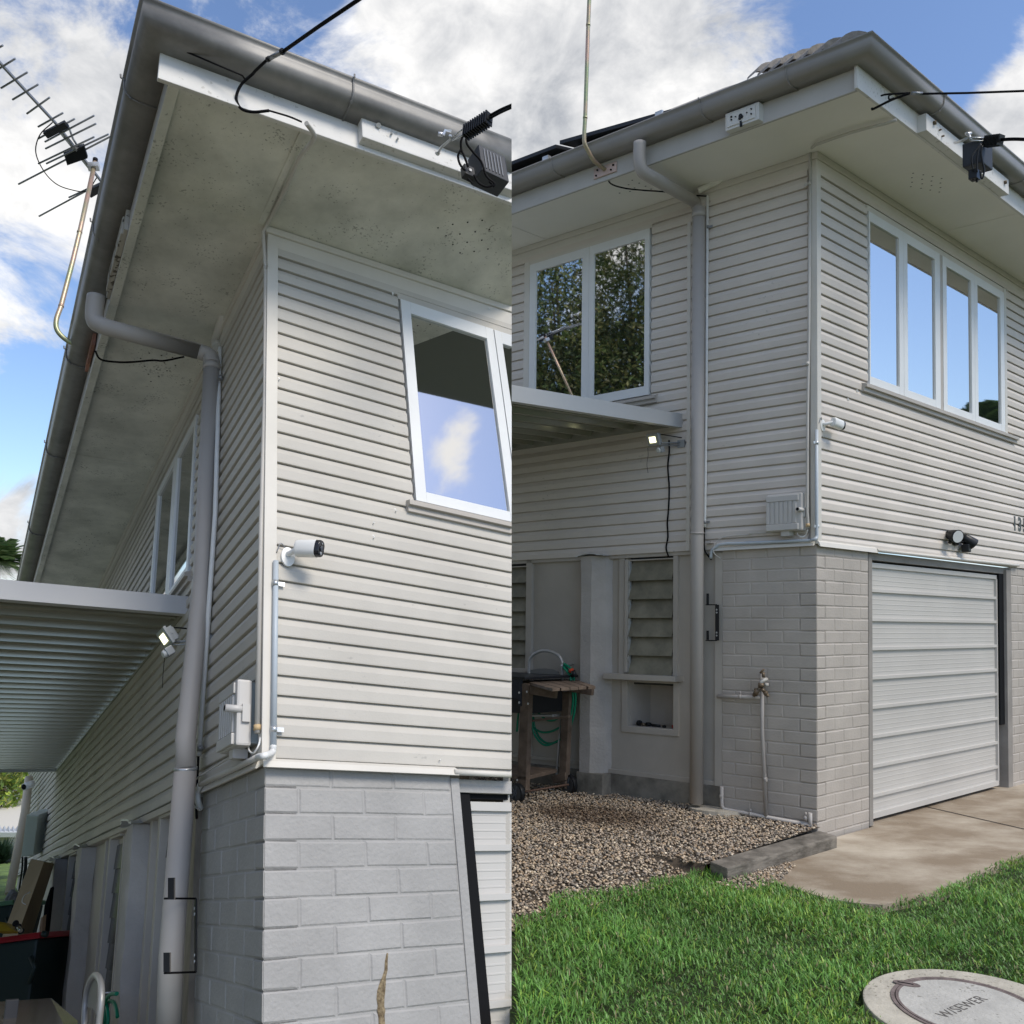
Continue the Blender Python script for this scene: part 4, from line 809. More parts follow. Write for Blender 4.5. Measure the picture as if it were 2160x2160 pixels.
pipe(HB,'conduit',cg+bez(el,4)+[LB(s4(0,1605),-.045),LB(P(2,2,1620,238),-.045)]+bez([LB(P(2,2,1560,248),-.045),LB(P(2,2,1510,290),-.04),LB(P(2,2,1500,350),-.03)],4),.0118,GREYC,'blue grey conduit bending round the far corner below small security camera','conduit',clips=[(HB.w(*HB.R(P(3,1,367,1410),-.03)),B_UP,-B_),(HB.w(*HB.R(s4(1585,1260),-.03)),B_UP,-B_)])
m=MB(); m.tube(bez([LB(s4(570,1385),-.05),LB(s4(200,1405),-.045),LB(P(2,2,1800,168)),LB(P(2,2,1600,188),-.04),LB(P(2,2,1530,250),-.05),LB(P(2,2,1525,310),-.05),LB(P(2,2,1575,352),-.03)],5),.0038,8); tag(m.build('cream_cable',CREAMC),'thin cream cable running left from the far power box','cable')
m=MB(); m.tube(bez([HB.w(*HB.R(s4(1390,1330),.02)),LB(s4(1350,1430),-.05),LB(s4(1270,1475),-.06),LB(s4(1195,1440),-.06),LB(s4(1175,1390),-.05)],5),.0035,8); tag(m.build('white_cable',WHITEC),'white cable loop beside the far power box','cable')
m=MB(); fl=[P(2,1,1185,1390),P(2,1,1186,1480),P(2,1,1176,1590),P(2,1,1186,1750),P(2,1,1180,1920),P(2,2,1172,80),P(2,2,1176,190),P(2,2,1163,270),P(2,2,1180,335)]; m.tube(bez([LB(p,-.025) for p in fl],5),.0065,8)
o=m.build('flex',BLACK); tag(o,'black flex hanging down the siding from the right-hand floodlight','cable')
# ------------------------------------------------------------------ antenna (left) and mast (right)
def antenna():
    H=HA; t=thing('tv_antenna','television antenna with many thin rods on a bent mast outside the gutter','antenna',H.w(1.72,-.66,2.86))
    def M_(p): return H.w(*H.R(p,1.75))
    mp=[M_(P(0,1,695,685)),M_(P(0,1,600,640)),M_(P(0,1,510,595)),M_(P(0,1,440,520)),M_(P(0,1,432,440)),M_(P(0,1,466,340)),M_(P(0,1,555,0)),M_(P(0,0,606,1720)),M_(P(0,0,722,1190))]
    m=MB(); m.tube(bez(mp[:6],5)+mp[6:],.0155,16); mast=m.build('mast',MAST,t)
    for p in (P(0,1,468,335),P(0,0,606,1716)):
        m=MB(); c=M_(p); m.tube([c-A_UP*.008,c+A_UP*.008],.0175,16); o=m.build('joint_sleeve',MAST,t); o.parent=mast
    m=MB(); m.tube([M_(P(0,0,722,1192)),M_(P(0,0,724,1168))],.018,12); o=m.build('cap',BLACK,t); o.parent=mast
    pl=[P(0,1,722,592),P(0,1,748,592),P(0,1,700,785),P(0,1,676,785)]; zb=4.72
    m=MB(); m.box(H,1.52,1.86,-.672,-.652,2.78,2.95); m.build('wall_plate',mat('rusty_plate',(.34,.17,.12),.6,var=.3,vscale=8,metal=.3),t)
    cz=H.R(P(0,0,722,1190),1.75)[2]+.0
    def E(p): return H.w(*H.S(P(0,0,*p),cz))
    m=MB(); m.tube([E((775,1350)),E((690,1235)),E((420,930)),E((0,475)),E((-60,410))],.011,4,smooth=False); boom=m.build('boom',DULL,t)
    m=MB(); m.tube([E((450,985)),E((545,1100)),E((700,1260))],.014,4,smooth=False); m.tube([E((510,940)),E((525,975)),E((550,1045)),E((590,1110))],.008,6); m.build('boom',GALV,t)
    els=[((-20,355),(22,342)),((8,665),(115,442)),((95,752),(207,545)),((203,858),(288,637)),((288,957),(375,735)),((288,1047),(475,852)),((340,1070),(563,897)),((344,1122),(715,838)),((470,1135),(728,900)),((290,1235),(478,1130)),((478,1130),(715,1000)),((350,1235),(822,983)),((140,1390),(850,995)),((520,1490),(760,1350)),((295,1632),(760,1360))]
    els[1]=((8,665),(130,590)); 
    els=[((-20,365),(22,342)),((-10,520),(115,442)),((8,665),(207,545)),((95,752),(288,637)),((203,858),(375,735)),((288,957),(475,852)),((288,1047),(563,897)),((340,1070),(715,838)),((344,1122),(728,900)),((290,1235),(715,1000)),((350,1235),(822,983)),((140,1390),(850,995)),((520,1490),(790,1340)),((295,1632),(800,1335))]
    for p,q in els:
        m=MB(); m.tube([E(p),E(q)],.0065,8); m.build('rod',DULL,t)
    for c,dx in (((425,968),(80,-42)),((575,1140),(80,-45)),((735,1395),(60,-32))):
        m=MB(); a=E((c[0]-dx[0],c[1]-dx[1])); b=E((c[0]+dx[0],c[1]+dx[1])); d=(b-a)*.5; v=(E((c[0]+25,c[1]+28))-E(c)); obox(m,(a+b)/2-A_UP*.012,d,v*.75,A_UP*.014); m.build('feed_box',DARKP,t,bev=.004)
    m=MB(); m.tube(bez([E((395,925)),E((300,1020)),E((270,1150)),E((330,1290)),E((420,1385)),E((530,1430)),E((660,1410)),E((735,1310))],6),.004,8); m.build('lead',BLACK,t)
    m=MB(); u=M_(P(0,0,712,1225)); obox(m,u,A_UP*.022,(E((760,1230))-E((660,1230)))*.42,(E((700,1270))-E((690,1235)))*.6); m.build('clamp',GALV,t,bev=.003)
    m=MB(); m.tube(bez([at(P(0,1,718,715),4.85),at(P(0,1,760,780),4.86),at(P(0,1,880,800),4.95),at(P(0,1,1000,800),5.0),at(P(0,1,1150,787),5.05),at(P(0,1,1240,790),5.05),at(P(0,1,1390,760),5.1)],6),.006,8)
    tag(m.build('antenna_cable',BLACK),'thin black cable slung under the mouldy soffit from the antenna mast','cable')
antenna()
def mast_b():
    H=HB; t=thing('antenna_mast','tall bent metal mast bolted to the far fascia beside the downpipe','mast',H.w(1.24,-.62,2.9))
    def M_(p): return H.w(*H.R(p,1.25))
    lo=[H.w(1.24,-.625,2.915),M_(P(2,0,690,1270)),M_(P(2,0,620,1215)),M_(P(2,0,575,1140)),M_(P(2,0,548,1080)),M_(P(2,0,545,1000)),M_(P(2,0,552,890)),M_(P(2,0,575,190)),M_(P(2,0,583,0)),M_(P(2,0,592,-300))]
    m=MB(); m.tube(bez(lo[:6],4)+lo[6:],.0155,16); ms=m.build('mast',MAST,t)
    for p in (P(2,0,552,888),P(2,0,575,188)):
        m=MB(); c=M_(p); m.tube([c-B_UP*.008,c+B_UP*.008],.0175,16); o=m.build('joint_sleeve',MAST,t); o.parent=ms
    m=MB(); m.box(H,1.145,1.345,-.622,-.611,2.875,2.955); pl=m.build('wall_plate',mat('passivated_plate',(.60,.45,.38),.4,metal=.5,var=.15),t,bev=.003)
    for a,c in ((1.17,2.93),(1.19,2.90),(1.31,2.935),(1.32,2.895)):
        m=MB(); m.tube([H.w(a,-.62,c),H.w(a,-.630,c)],.007,8); o=m.build('bolt',BLACK,t); o.parent=pl
    m=MB(); m.tube(bez([H.w(*H.L(P(2,0,715,1320),-.6)),H.w(*H.L(P(2,0,745,1385),-.57)),H.w(*H.S(P(2,0,850,1420),2.78)),H.w(*H.S(P(2,0,1000,1437),2.79)),H.w(*H.S(P(2,0,1160,1448),2.80)),H.w(*H.S(P(2,0,1300,1470),2.80)),H.w(*H.L(P(2,0,1470,1480),-.04))],5),.006,8)
    tag(m.build('antenna_cable',BLACK),'thin black cable slung under the clean soffit from the mast plate','cable')
mast_b()
# ------------------------------------------------------------------ awnings
def awning(H,a0,a1,b0,cw,co,label,edge_out=None,cut=False,far_edge=None):
    """ribbed sheet roof: a0..a1 along the wall, b0 = outer edge (negative), cw/co = height at wall and outer edge"""
    t=thing('awning',label,'awning',H.w(a0,0,cw)); pit=.20; m=MB()
    def z(b): return cw+(co-cw)*b/b0
    n=int((a1-a0)/pit); prof=[]
    for k in range(n):
        a=a0+k*pit; prof+=[(a,0),(a+.008,-.036),(a+.032,-.036),(a+.04,0),(a+.085,0),(a+.088,-.004),(a+.095,0),(a+.14,0),(a+.143,-.004),(a+.15,0)]
    prof.append((a0+n*pit,0)); vs=[]; bs=[-.0,b0*.5,b0]
    for b in bs: vs+=[H.w(a,b,z(b)+c) for a,c in prof]
    L=len(prof); m.add(vs,[(i*L+j,i*L+j+1,(i+1)*L+j+1,(i+1)*L+j) for i in range(2) for j in range(L-1)])
    vs=[]
    for b in (0,b0): vs+=[H.w(a,b,z(b)+.03) for a in (a0,a1)]
    m.add(vs,[(0,1,3,2)]); m.build('roof_sheet',AWM,t,H)
    m=MB(); m.hexa([H.w(a0-.012,0,cw-.075),H.w(a0,0,cw-.075),H.w(a0,b0,co-.075),H.w(a0-.012,b0,co-.075),H.w(a0-.012,0,cw+.035),H.w(a0,0,cw+.035),H.w(a0,b0,co+.035),H.w(a0-.012,b0,co+.035)])
    m.hexa([H.w(a0,0,cw-.075),H.w(a0+.04,0,cw-.075),H.w(a0+.04,b0,co-.075),H.w(a0,b0,co-.075),H.w(a0,0,cw-.071),H.w(a0+.04,0,cw-.071),H.w(a0+.04,b0,co-.071),H.w(a0,b0,co-.071)])
    m.build('side_flashing',AWF,t,H,bev=.001)
    m=MB(); m.hexa([H.w(a1-.05,0,cw-.05),H.w(a1,0,cw-.05),H.w(a1,b0,co-.05),H.w(a1-.05,b0,co-.05),H.w(a1-.05,0,cw+.03),H.w(a1,0,cw+.03),H.w(a1,b0,co+.03),H.w(a1-.05,b0,co+.03)]); m.build('end_flashing',AWF,t,H)
    m=MB(); m.box(H,a0,a1,-.03,-.0,cw-.06,cw-.005); m.build('wall_channel',AWM,t,H)
    m=MB(); m.hexa([H.w(a0,b0-.10,co-.08),H.w(a1,b0-.10,co-.08),H.w(a1,b0,co-.08),H.w(a0,b0,co-.08),H.w(a0,b0-.12,co+.05),H.w(a1,b0-.12,co+.05),H.w(a1,b0,co+.05),H.w(a0,b0,co+.05)]); m.build('outer_gutter',AWF,t,H)
    return t
awning(HA,1.555,9.0,-2.6,1.13,.99,'ribbed grey metal awning with glossy underside reaching left out of view')
awning(HB,1.035,3.3,-2.4,1.055,.93,'pale-edged metal awning over the gravel, above cart and louvre window')

# ------------------------------------------------------------------ service cables, left house
def ridged(mb,p0,p1,w,h,up,n=10):
    """wedge tension clamp with cooling-fin ridges"""
    d=(p1-p0); L=d.length; d=d.normalized(); s=d.cross(up).normalized(); v=s.cross(d)
    obox(mb,(p0+p1)/2,d*L/2,s*w*.5,v*h*.35)
    for i in range(n):
        c=p0+d*(L*(i+.5)/n); obox(mb,c-v*h*.05,d*(L/n*.22),s*w*.62,v*h*.62)
def service_left():
    m=MB(); pts=[at(P(1,0,900,-90),2.95),at(P(1,0,770,0),3.0),at(P(1,0,480,195),3.2),at(P(1,0,210,385),3.38)]
    m.tube(pts,.0075,8)
    m.tube(bez([at(P(1,0,90,445),3.44),at(P(1,0,0,530),3.5),at(P(0,0,1905,560),3.53),at(P(0,0,1820,640),3.54),at(P(0,0,1783,740),3.54),at(P(0,0,1820,820),3.54),at(P(1,0,-20,845),3.54),at(P(1,0,100,835),3.55)],6),.0065,8)
    m.tube([at(P(0,0,1322,355),3.42),at(P(0,0,1830,570),3.5),at(P(0,0,1850,600),3.51)],.004,6)
    m.tube(bez([at(P(1,0,100,835),3.52),at(P(1,0,250,880),3.5),at(P(1,0,345,920),3.5)],4),.004,6)
    o=m.build('service_cable',BLACK); tag(o,'single black overhead cable meeting the close gutter corner','cable')
    t=thing('cable_clamp','grey sleeve clamp on the single overhead cable at the close gutter','clamp',at(P(1,0,140,415),3.4)); a,b=at(P(1,0,205,385),3.38),at(P(1,0,85,450),3.43)
    m=MB(); m.tube([a,a+(b-a)*.12],.013,12); m.build('end_ring',DARKP,t); m=MB(); m.tube([b,b+(a-b)*.15],.011,12); m.build('end_ring',DARKP,t); m=MB(); m.tube([a,b],.0095,12); m.build('sleeve',DULL,t)
    t=thing('cable_anchor','black finned cable anchor with steel bracket on the close white fascia','cable anchor',at(P(1,0,1440,1040),3.95))
    z=3.72
    m=MB(); ridged(m,at(P(1,0,1765,885),z-.1),at(P(1,0,1580,1000),z),.036,.050,A_UP,11); m.build('wedge',DARKP,t)
    m=MB(); m.tube([at(P(1,0,1370,1160),3.98),at(P(1,0,1400,1110),3.9),at(P(1,0,1470,1050),3.84),at(P(1,0,1465,1020),3.82)],.007,8); m.tube([at(P(1,0,1470,1045),3.84),at(P(1,0,1580,960),z)],.004,6); m.tube([at(P(1,0,1480,1060),3.84),at(P(1,0,1570,1015),z)],.004,6); m.build('hook',GALV,t)
    m=MB(); m.tube([at(P(1,0,1365,1155),3.99),at(P(1,0,1372,1160),3.96)],.010,8); m.build('hook_bolt',FASW,t)
    m=MB(); q=[at(P(1,0,x,y),3.83) for x,y in ((1415,1020),(1430,985),(1475,990))]; m.tube(q,.008,4,smooth=False); m.tube([at(P(1,0,1375,1010),3.85),at(P(1,0,1410,1015),3.85)],.010,10); m.build('shackle',mat('bright_zinc',(.75,.75,.78),.3,metal=.5),t)
    m=MB()
    for d in (0,22): m.tube(bez([at(P(1,0,1770,868+d),z-.1),at(P(1,0,1850,825+d),z-.16),at(P(1,0,1932,790+d*.9),z-.24)],4),.0055,8)
    o=m.build('service_cable',BLACK,None,HA); tag(o,'pair of black service wires ending in the finned anchor, left picture half','cable')
    t=thing('fuse_box','black cubic service fuse box on the close fascia with vented face','fuse box',at(P(1,0,1770,1420),3.95))
    c=at(P(1,0,1752,1290),3.93); A_,B_=av(HA),bv(HA); m=MB(); obox(m,c,A_*.055,B_*.075,A_UP*.085); bd=m.build('body',NAVY,t,bev=.006)
    for i in range(6):
        m=MB(); obox(m,c-A_*.057+B_*(-.05+.018*i),A_*.002,B_*.003,A_UP*.065); o=m.build('vent_rib',mat('faded_grey_plastic',(.16,.17,.19),.6),t); o.parent=bd
    t2=thing('cable_connector','small square black wire connector hanging beside the close fuse box','connector',at(P(1,0,1600,1360),3.8)); m=MB(); c=at(P(1,0,1600,1308),3.82); obox(m,c,A_*.02,B_*.028,A_UP*.032); m.build('body',DARKP,t2,bev=.003); m=MB(); m.tube([c-A_*.02+A_UP*.0,c-A_*.024],.008,10); m.build('screw',DULL,t2)
    m=MB()
    for q in ([(1600,1010),(1555,1040),(1548,1120),(1580,1200),(1600,1260)],[(1590,1015),(1590,1080),(1640,1150),(1700,1220),(1740,1330),(1800,1385),(1790,1410)],[(1545,1130),(1525,1180),(1540,1240),(1575,1285)],[(1645,1320),(1680,1380),(1740,1410),(1785,1395),(1760,1370)],[(1600,1350),(1620,1370),(1635,1388)]):
        m.tube(bez([at(P(1,0,*p),3.78) for p in q],5),.0055,8)
    tag(m.build('drop_wires',BLACK),'black drop wires looping from finned anchor to fuse box on the close fascia','wires')
service_left()
def service_right():
    e=sub(1960,250,.10352)
    m=MB(); za=5.0
    m.tube([at(P(3,0,1160,708),za),at(P(3,0,1500,702),za-.2),at(P(3,0,2000,684),za-.5)],.0065,8); m.tube(bez([at(P(3,0,855,722),za+.25),at(P(3,0,900,712),za+.2),at(P(3,0,1070,702),za+.05)],3),.006,8)
    m.tube(bez([at(P(3,0,1065,706),za),at(P(3,0,930,755),za+.15),at(P(3,0,800,820),za+.3),at(P(3,0,785,820),za+.33)],4),.008,8); m.tube(bez([at(P(3,0,960,705),za),at(P(3,0,915,720),za+.05),at(P(3,0,915,750),za+.05),at(P(3,0,950,740),za)],4),.005,6)
    tag(m.build('service_cable',BLACK),'single black overhead cable crossing the sky at the right edge','cable')
    m=MB(); m.tube([at(P(3,0,1165,708),za),at(P(3,0,1085,703),za)],.011,10); tag(m.build('cable_clamp',DULL),'grey sleeve clamp on the cable at the far gutter','clamp')
    z=5.55
    t=thing('cable_anchor','black finned cable anchor with steel bracket on the far fascia','cable anchor',at(e(1000,440),z)); 
    m=MB(); ridged(m,at(e(1475,425),z-.1),at(e(1150,465),z),.05,.055,B_UP,11); m.build('wedge',DARKP,t)
    m=MB(); m.tube([at(e(840,385),z),at(e(1180,400),z)],.005,6); m.tube([at(e(840,445),z),at(e(1080,460),z),at(e(1180,430),z)],.005,6); m.tube([at(e(740,310),z+.05),at(e(860,310),z+.05)],.012,4); m.tube([at(e(800,310),z+.03),at(e(850,440),z)],.010,4); m.tube([at(e(520,495),z+.3),at(e(680,450),z+.12),at(e(760,400),z+.05)],.010,8); m.build('hook',GALV,t)
    m=MB()
    for d in (0,30): m.tube(bez([at(e(1480,415+d),z-.1),at(e(1700,405+d),z-.2),at(e(1932,410+d),z-.3),at(e(2300,430+d),z-.5)],4),.0065,8)
    tag(m.build('service_cable',BLACK),'pair of black service wires from the finned anchor to the right edge','cable')
    t=thing('fuse_box','tall black service fuse box hanging on the far fascia','fuse box',at(e(1000,1040),z+.1)); A_,B_=av(HB),bv(HB)
    c=at(e(985,790),z+.08); m=MB(); obox(m,c,A_*.06,B_*.085,B_UP*.082); bd=m.build('body',NAVY,t,bev=.008)
    m=MB(); obox(m,c+B_*.088-A_*.01+B_UP*.005,A_*.045,B_*.006,B_UP*.062); o=m.build('end_cap',mat('faded_grey_plastic',(.16,.17,.19),.6),t,bev=.004); o.parent=bd
    t=thing('cable_connector','small black wire connector under the far fuse box','connector',at(e(920,1220),z)); m=MB(); c=at(e(920,1155),z-.02); obox(m,c,A_*.025,B_*.03,B_UP*.032); m.tube([at(e(895,1200),z-.02),at(e(895,1270),z-.02)],.008,8); m.tube([at(e(970,1180),z-.02),at(e(970,1300),z-.02)],.008,8); m.build('body',DARKP,t,bev=.003)
    m=MB()
    for q in ([(1050,520),(980,620),(880,760),(870,900),(895,1050)],[(1060,530),(1000,650),(975,850),(970,1100)],[(1080,560),(1060,700),(1090,900),(1120,1050),(1095,1200),(1060,1210),(1040,1060)]): m.tube(bez([at(e(*p),z-.06) for p in q],5),.006,8)
    tag(m.build('drop_wires',DARKP),'black drop wires looping over the far fuse box','wires')
service_right()
# ------------------------------------------------------------------ twin floodlight and house number
def twin_flood():
    H=HB; t=thing('twin_floodlight','black twin-head floodlight above the garage door','floodlight',H.w(0,2.1,.17)); A_,B_=av(H),bv(H)
    m=MB(); m.tube([H.w(-.013,2.12,.17),H.w(-.05,2.12,.17)],.045,20); m.tube([H.w(-.05,2.0,.16),H.w(-.05,2.24,.16)],.012,8); m.build('wall_base',DARKP,t)
    for b,c,f in ((1.965,.20,(-.80,-.55,-.25)),(2.25,.175,(-.5,.55,-.65))):
        d=(A_*f[0]+B_*f[1]+B_UP*f[2]).normalized(); c0=H.w(-.07,b,c); m=MB(); m.tube([c0-d*.06,c0-d*.05,c0+d*.0,c0+d*.05,c0+d*.055],[.028,.038,.050,.060,.060],20); m.tube([c0-d*.02-B_UP*.04,c0-d*.04-B_UP*.075],.014,10); hd=m.build('lamp_head',DARKP,t)
        m=MB(); m.tube([c0+d*.0556,c0+d*.058],.052,20); o=m.build('lamp_glass',mat('lamp_glass_white',(.70,.71,.70),.25),t); o.parent=hd
    m=MB(); c0=H.w(-.075,2.205,.105); obox(m,c0,A_*.03,B_*.028,B_UP*.035); m.build('sensor',DARKP,t,bev=.01)
twin_flood()
t=thing('house_number','black house number 135 on the siding at the right edge','house number',HB.w(0,3.5,.36))
for i,ch in enumerate('135'):
    b=3.365+.118*i; org=HB.w(-.0165,b,.365)
    text(ch,org,bv(HB),B_UP,.18,.0015,NUMB,t,'digit',.008)
# ------------------------------------------------------------------ solar panels
def solar():
    H=HB
    for k,(a0,a1,la) in enumerate(((1.02,2.06,'black solar panel nearest the antenna mast, edge-on over the gutter'),(2.10,3.2,'dark solar panel beside the picture seam, edge-on over the gutter'))):
        t=thing('solar_panel',la,'solar panel',H.w((a0+a1)/2,-.1,3.4),'solar panels on the roof'); b0=-.18; c0=3.40+.0*k
        c1_=.17*0
        cc=[(a0,3.49-.0),(a1,3.60)] if k==0 else [(a0,3.58),(a1,3.60)]
        m=MB(); m.hexa([H.w(cc[0][0],b0,cc[0][1]-.035),H.w(cc[1][0],b0,cc[1][1]-.035),H.w(cc[1][0],b0+1.5,cc[1][1]+.25),H.w(cc[0][0],b0+1.5,cc[0][1]+.25),H.w(cc[0][0],b0,cc[0][1]),H.w(cc[1][0],b0,cc[1][1]),H.w(cc[1][0],b0+1.5,cc[1][1]+.285),H.w(cc[0][0],b0+1.5,cc[0][1]+.285)])
        m.build('panel',mat('solar_black',(.02,.022,.026),.3),t,bev=.003)
        m=MB(); m.box(H,a0,a1,-.12,-.09,3.36,3.40); m.build('rail',DARKP,t)
        m=MB(); m.box(H,a0+.06,a0+.12,-.20,-.1,3.37,3.50); m.build('rail_clamp',GALV,t)
solar()
# ------------------------------------------------------------------ taps and gate bracket
def taps():
    H=HB; t=thing('garden_taps','twin brass garden taps on painted pipework against the brick wall','taps',H.w(.35,-.04,-2.0)); b=-.045
    m=MB(); m.tube([H.w(.71,b,-1.118),H.w(.375,b,-1.108)],.0145,10); m.tube([H.w(.365,b,-.93),H.w(.365,b,-1.35),H.w(.335,b,-1.99)],.0145,10)
    m.tube([H.w(.672,b,-1.79),H.w(.672,b,-1.93),H.w(.655,b,-1.955),H.w(.02,b,-1.985)],.0145,10); m.tube([H.w(.022,b,-1.90),H.w(.022,b,-2.02)],.014,10)
    for a,c in ((.53,-1.112),(.675,-1.86),(.34,-1.70),(.45,-1.965),(.052,-1.94)): m.tube([H.w(a-.010,b,c),H.w(a+.010,b,c)],.0185,10); m.tube([H.w(a,b,c+.015),H.w(a,b,c+.04)],.006,6)
    m.build('pipework',PIPE,t)
    s5=sub(1560,1380,.06211)
    def Q(x,y,bb=-.09): return H.w(*H.L(s5(x,y),bb))
    m=MB(); m.tube([Q(920,850,b),Q(830,880),Q(740,930),Q(735,1000)],.014,10); m.tube([Q(910,980,b),Q(905,1080,b)],.018,12); m.build('tap_elbow',CREAMC,t)
    for pts,r in (([(735,980),(735,1110)],.022),([(720,1120),(600,1250),(560,1330)],.013),([(620,1200),(520,1380)],.018),([(560,1330),(470,1420)],.011),([(740,1150),(860,1300)],.012),([(850,1290),(930,1360)],.018),([(920,1350),(975,1450)],.012),([(505,1175),(640,1250)],.007),([(960,1320),(860,1400)],.007),([(800,620),(815,790)],.011),([(700,640),(830,510)],.008),([(720,600),(790,640)],.008)):
        m=MB(); m.tube([Q(*p) for p in pts],r,10); m.build('brass_fitting',BRASS,t)
taps()
for H,lab,ps in ((HB,'black gate bracket bolted beside the far downpipe',dict(bars=((1475,615,700),(1475,895,965)),pl=(1548,700,970),tile=(2,2),x0=1462)),
               (HA,'black gate bracket rods wrapping the close downpipe',dict(bars=((1290,828,990),(1257,1393,1540)),pl=(1478,985,1540),tile=(0,3),x0=1240))):
    i,j=ps['tile']; b1=-.05 if H is HB else -.055; pl=ps['pl']
    def W_(x,y,b): return H.w(*H.L(P(i,j,x,y),b))
    t=thing('gate_bracket',lab,'bracket',W_(pl[0],pl[2],b1)); u=upv(H); A_,B_=av(H),bv(H)
    m=MB(); a,b=W_(pl[0],pl[1],b1),W_(pl[0],pl[2],b1); sd=A_ if H is HB else B_; 
    m.hexa([a-A_*.014-B_*.003,a+A_*.014-B_*.003,a+A_*.014+B_*.003,a-A_*.014+B_*.003,b-A_*.014-B_*.003,b+A_*.014-B_*.003,b+A_*.014+B_*.003,b-A_*.014+B_*.003]); m.build('plate',DARKP,t)
    for k in (.14,.22,.78,.86):
        c=a+(b-a)*k-B_*.004; m=MB(); m.tube([c,c-B_*.004],.007,8); m.build('bolt',GALV,t)
    zb=b1-.0 if H is HB else -.16
    for x,y0,y1 in ps['bars']:
        bb=-.05 if H is HB else -.2
        m=MB(); q0,q1=W_(x,y0,bb),W_(x,y1,bb); e_=A_*.009 if H is HB else (A_*.010-B_*.010); f_=B_*.005; m.hexa([q0-e_,q0+e_,q0+e_+f_,q0-e_+f_,q1-e_,q1+e_,q1+e_+f_,q1-e_+f_]); m.build('strap',DARKP,t)
    for yy,y2 in ((pl[1],pl[1]),(pl[2],pl[2]+ (8 if H is HA else 0))):
        bb=-.05 if H is HB else -.2
        m=MB(); m.tube([W_(pl[0],yy,b1),W_(ps['x0'],y2,bb)],.004,6); m.build('rod',BLACK,t)
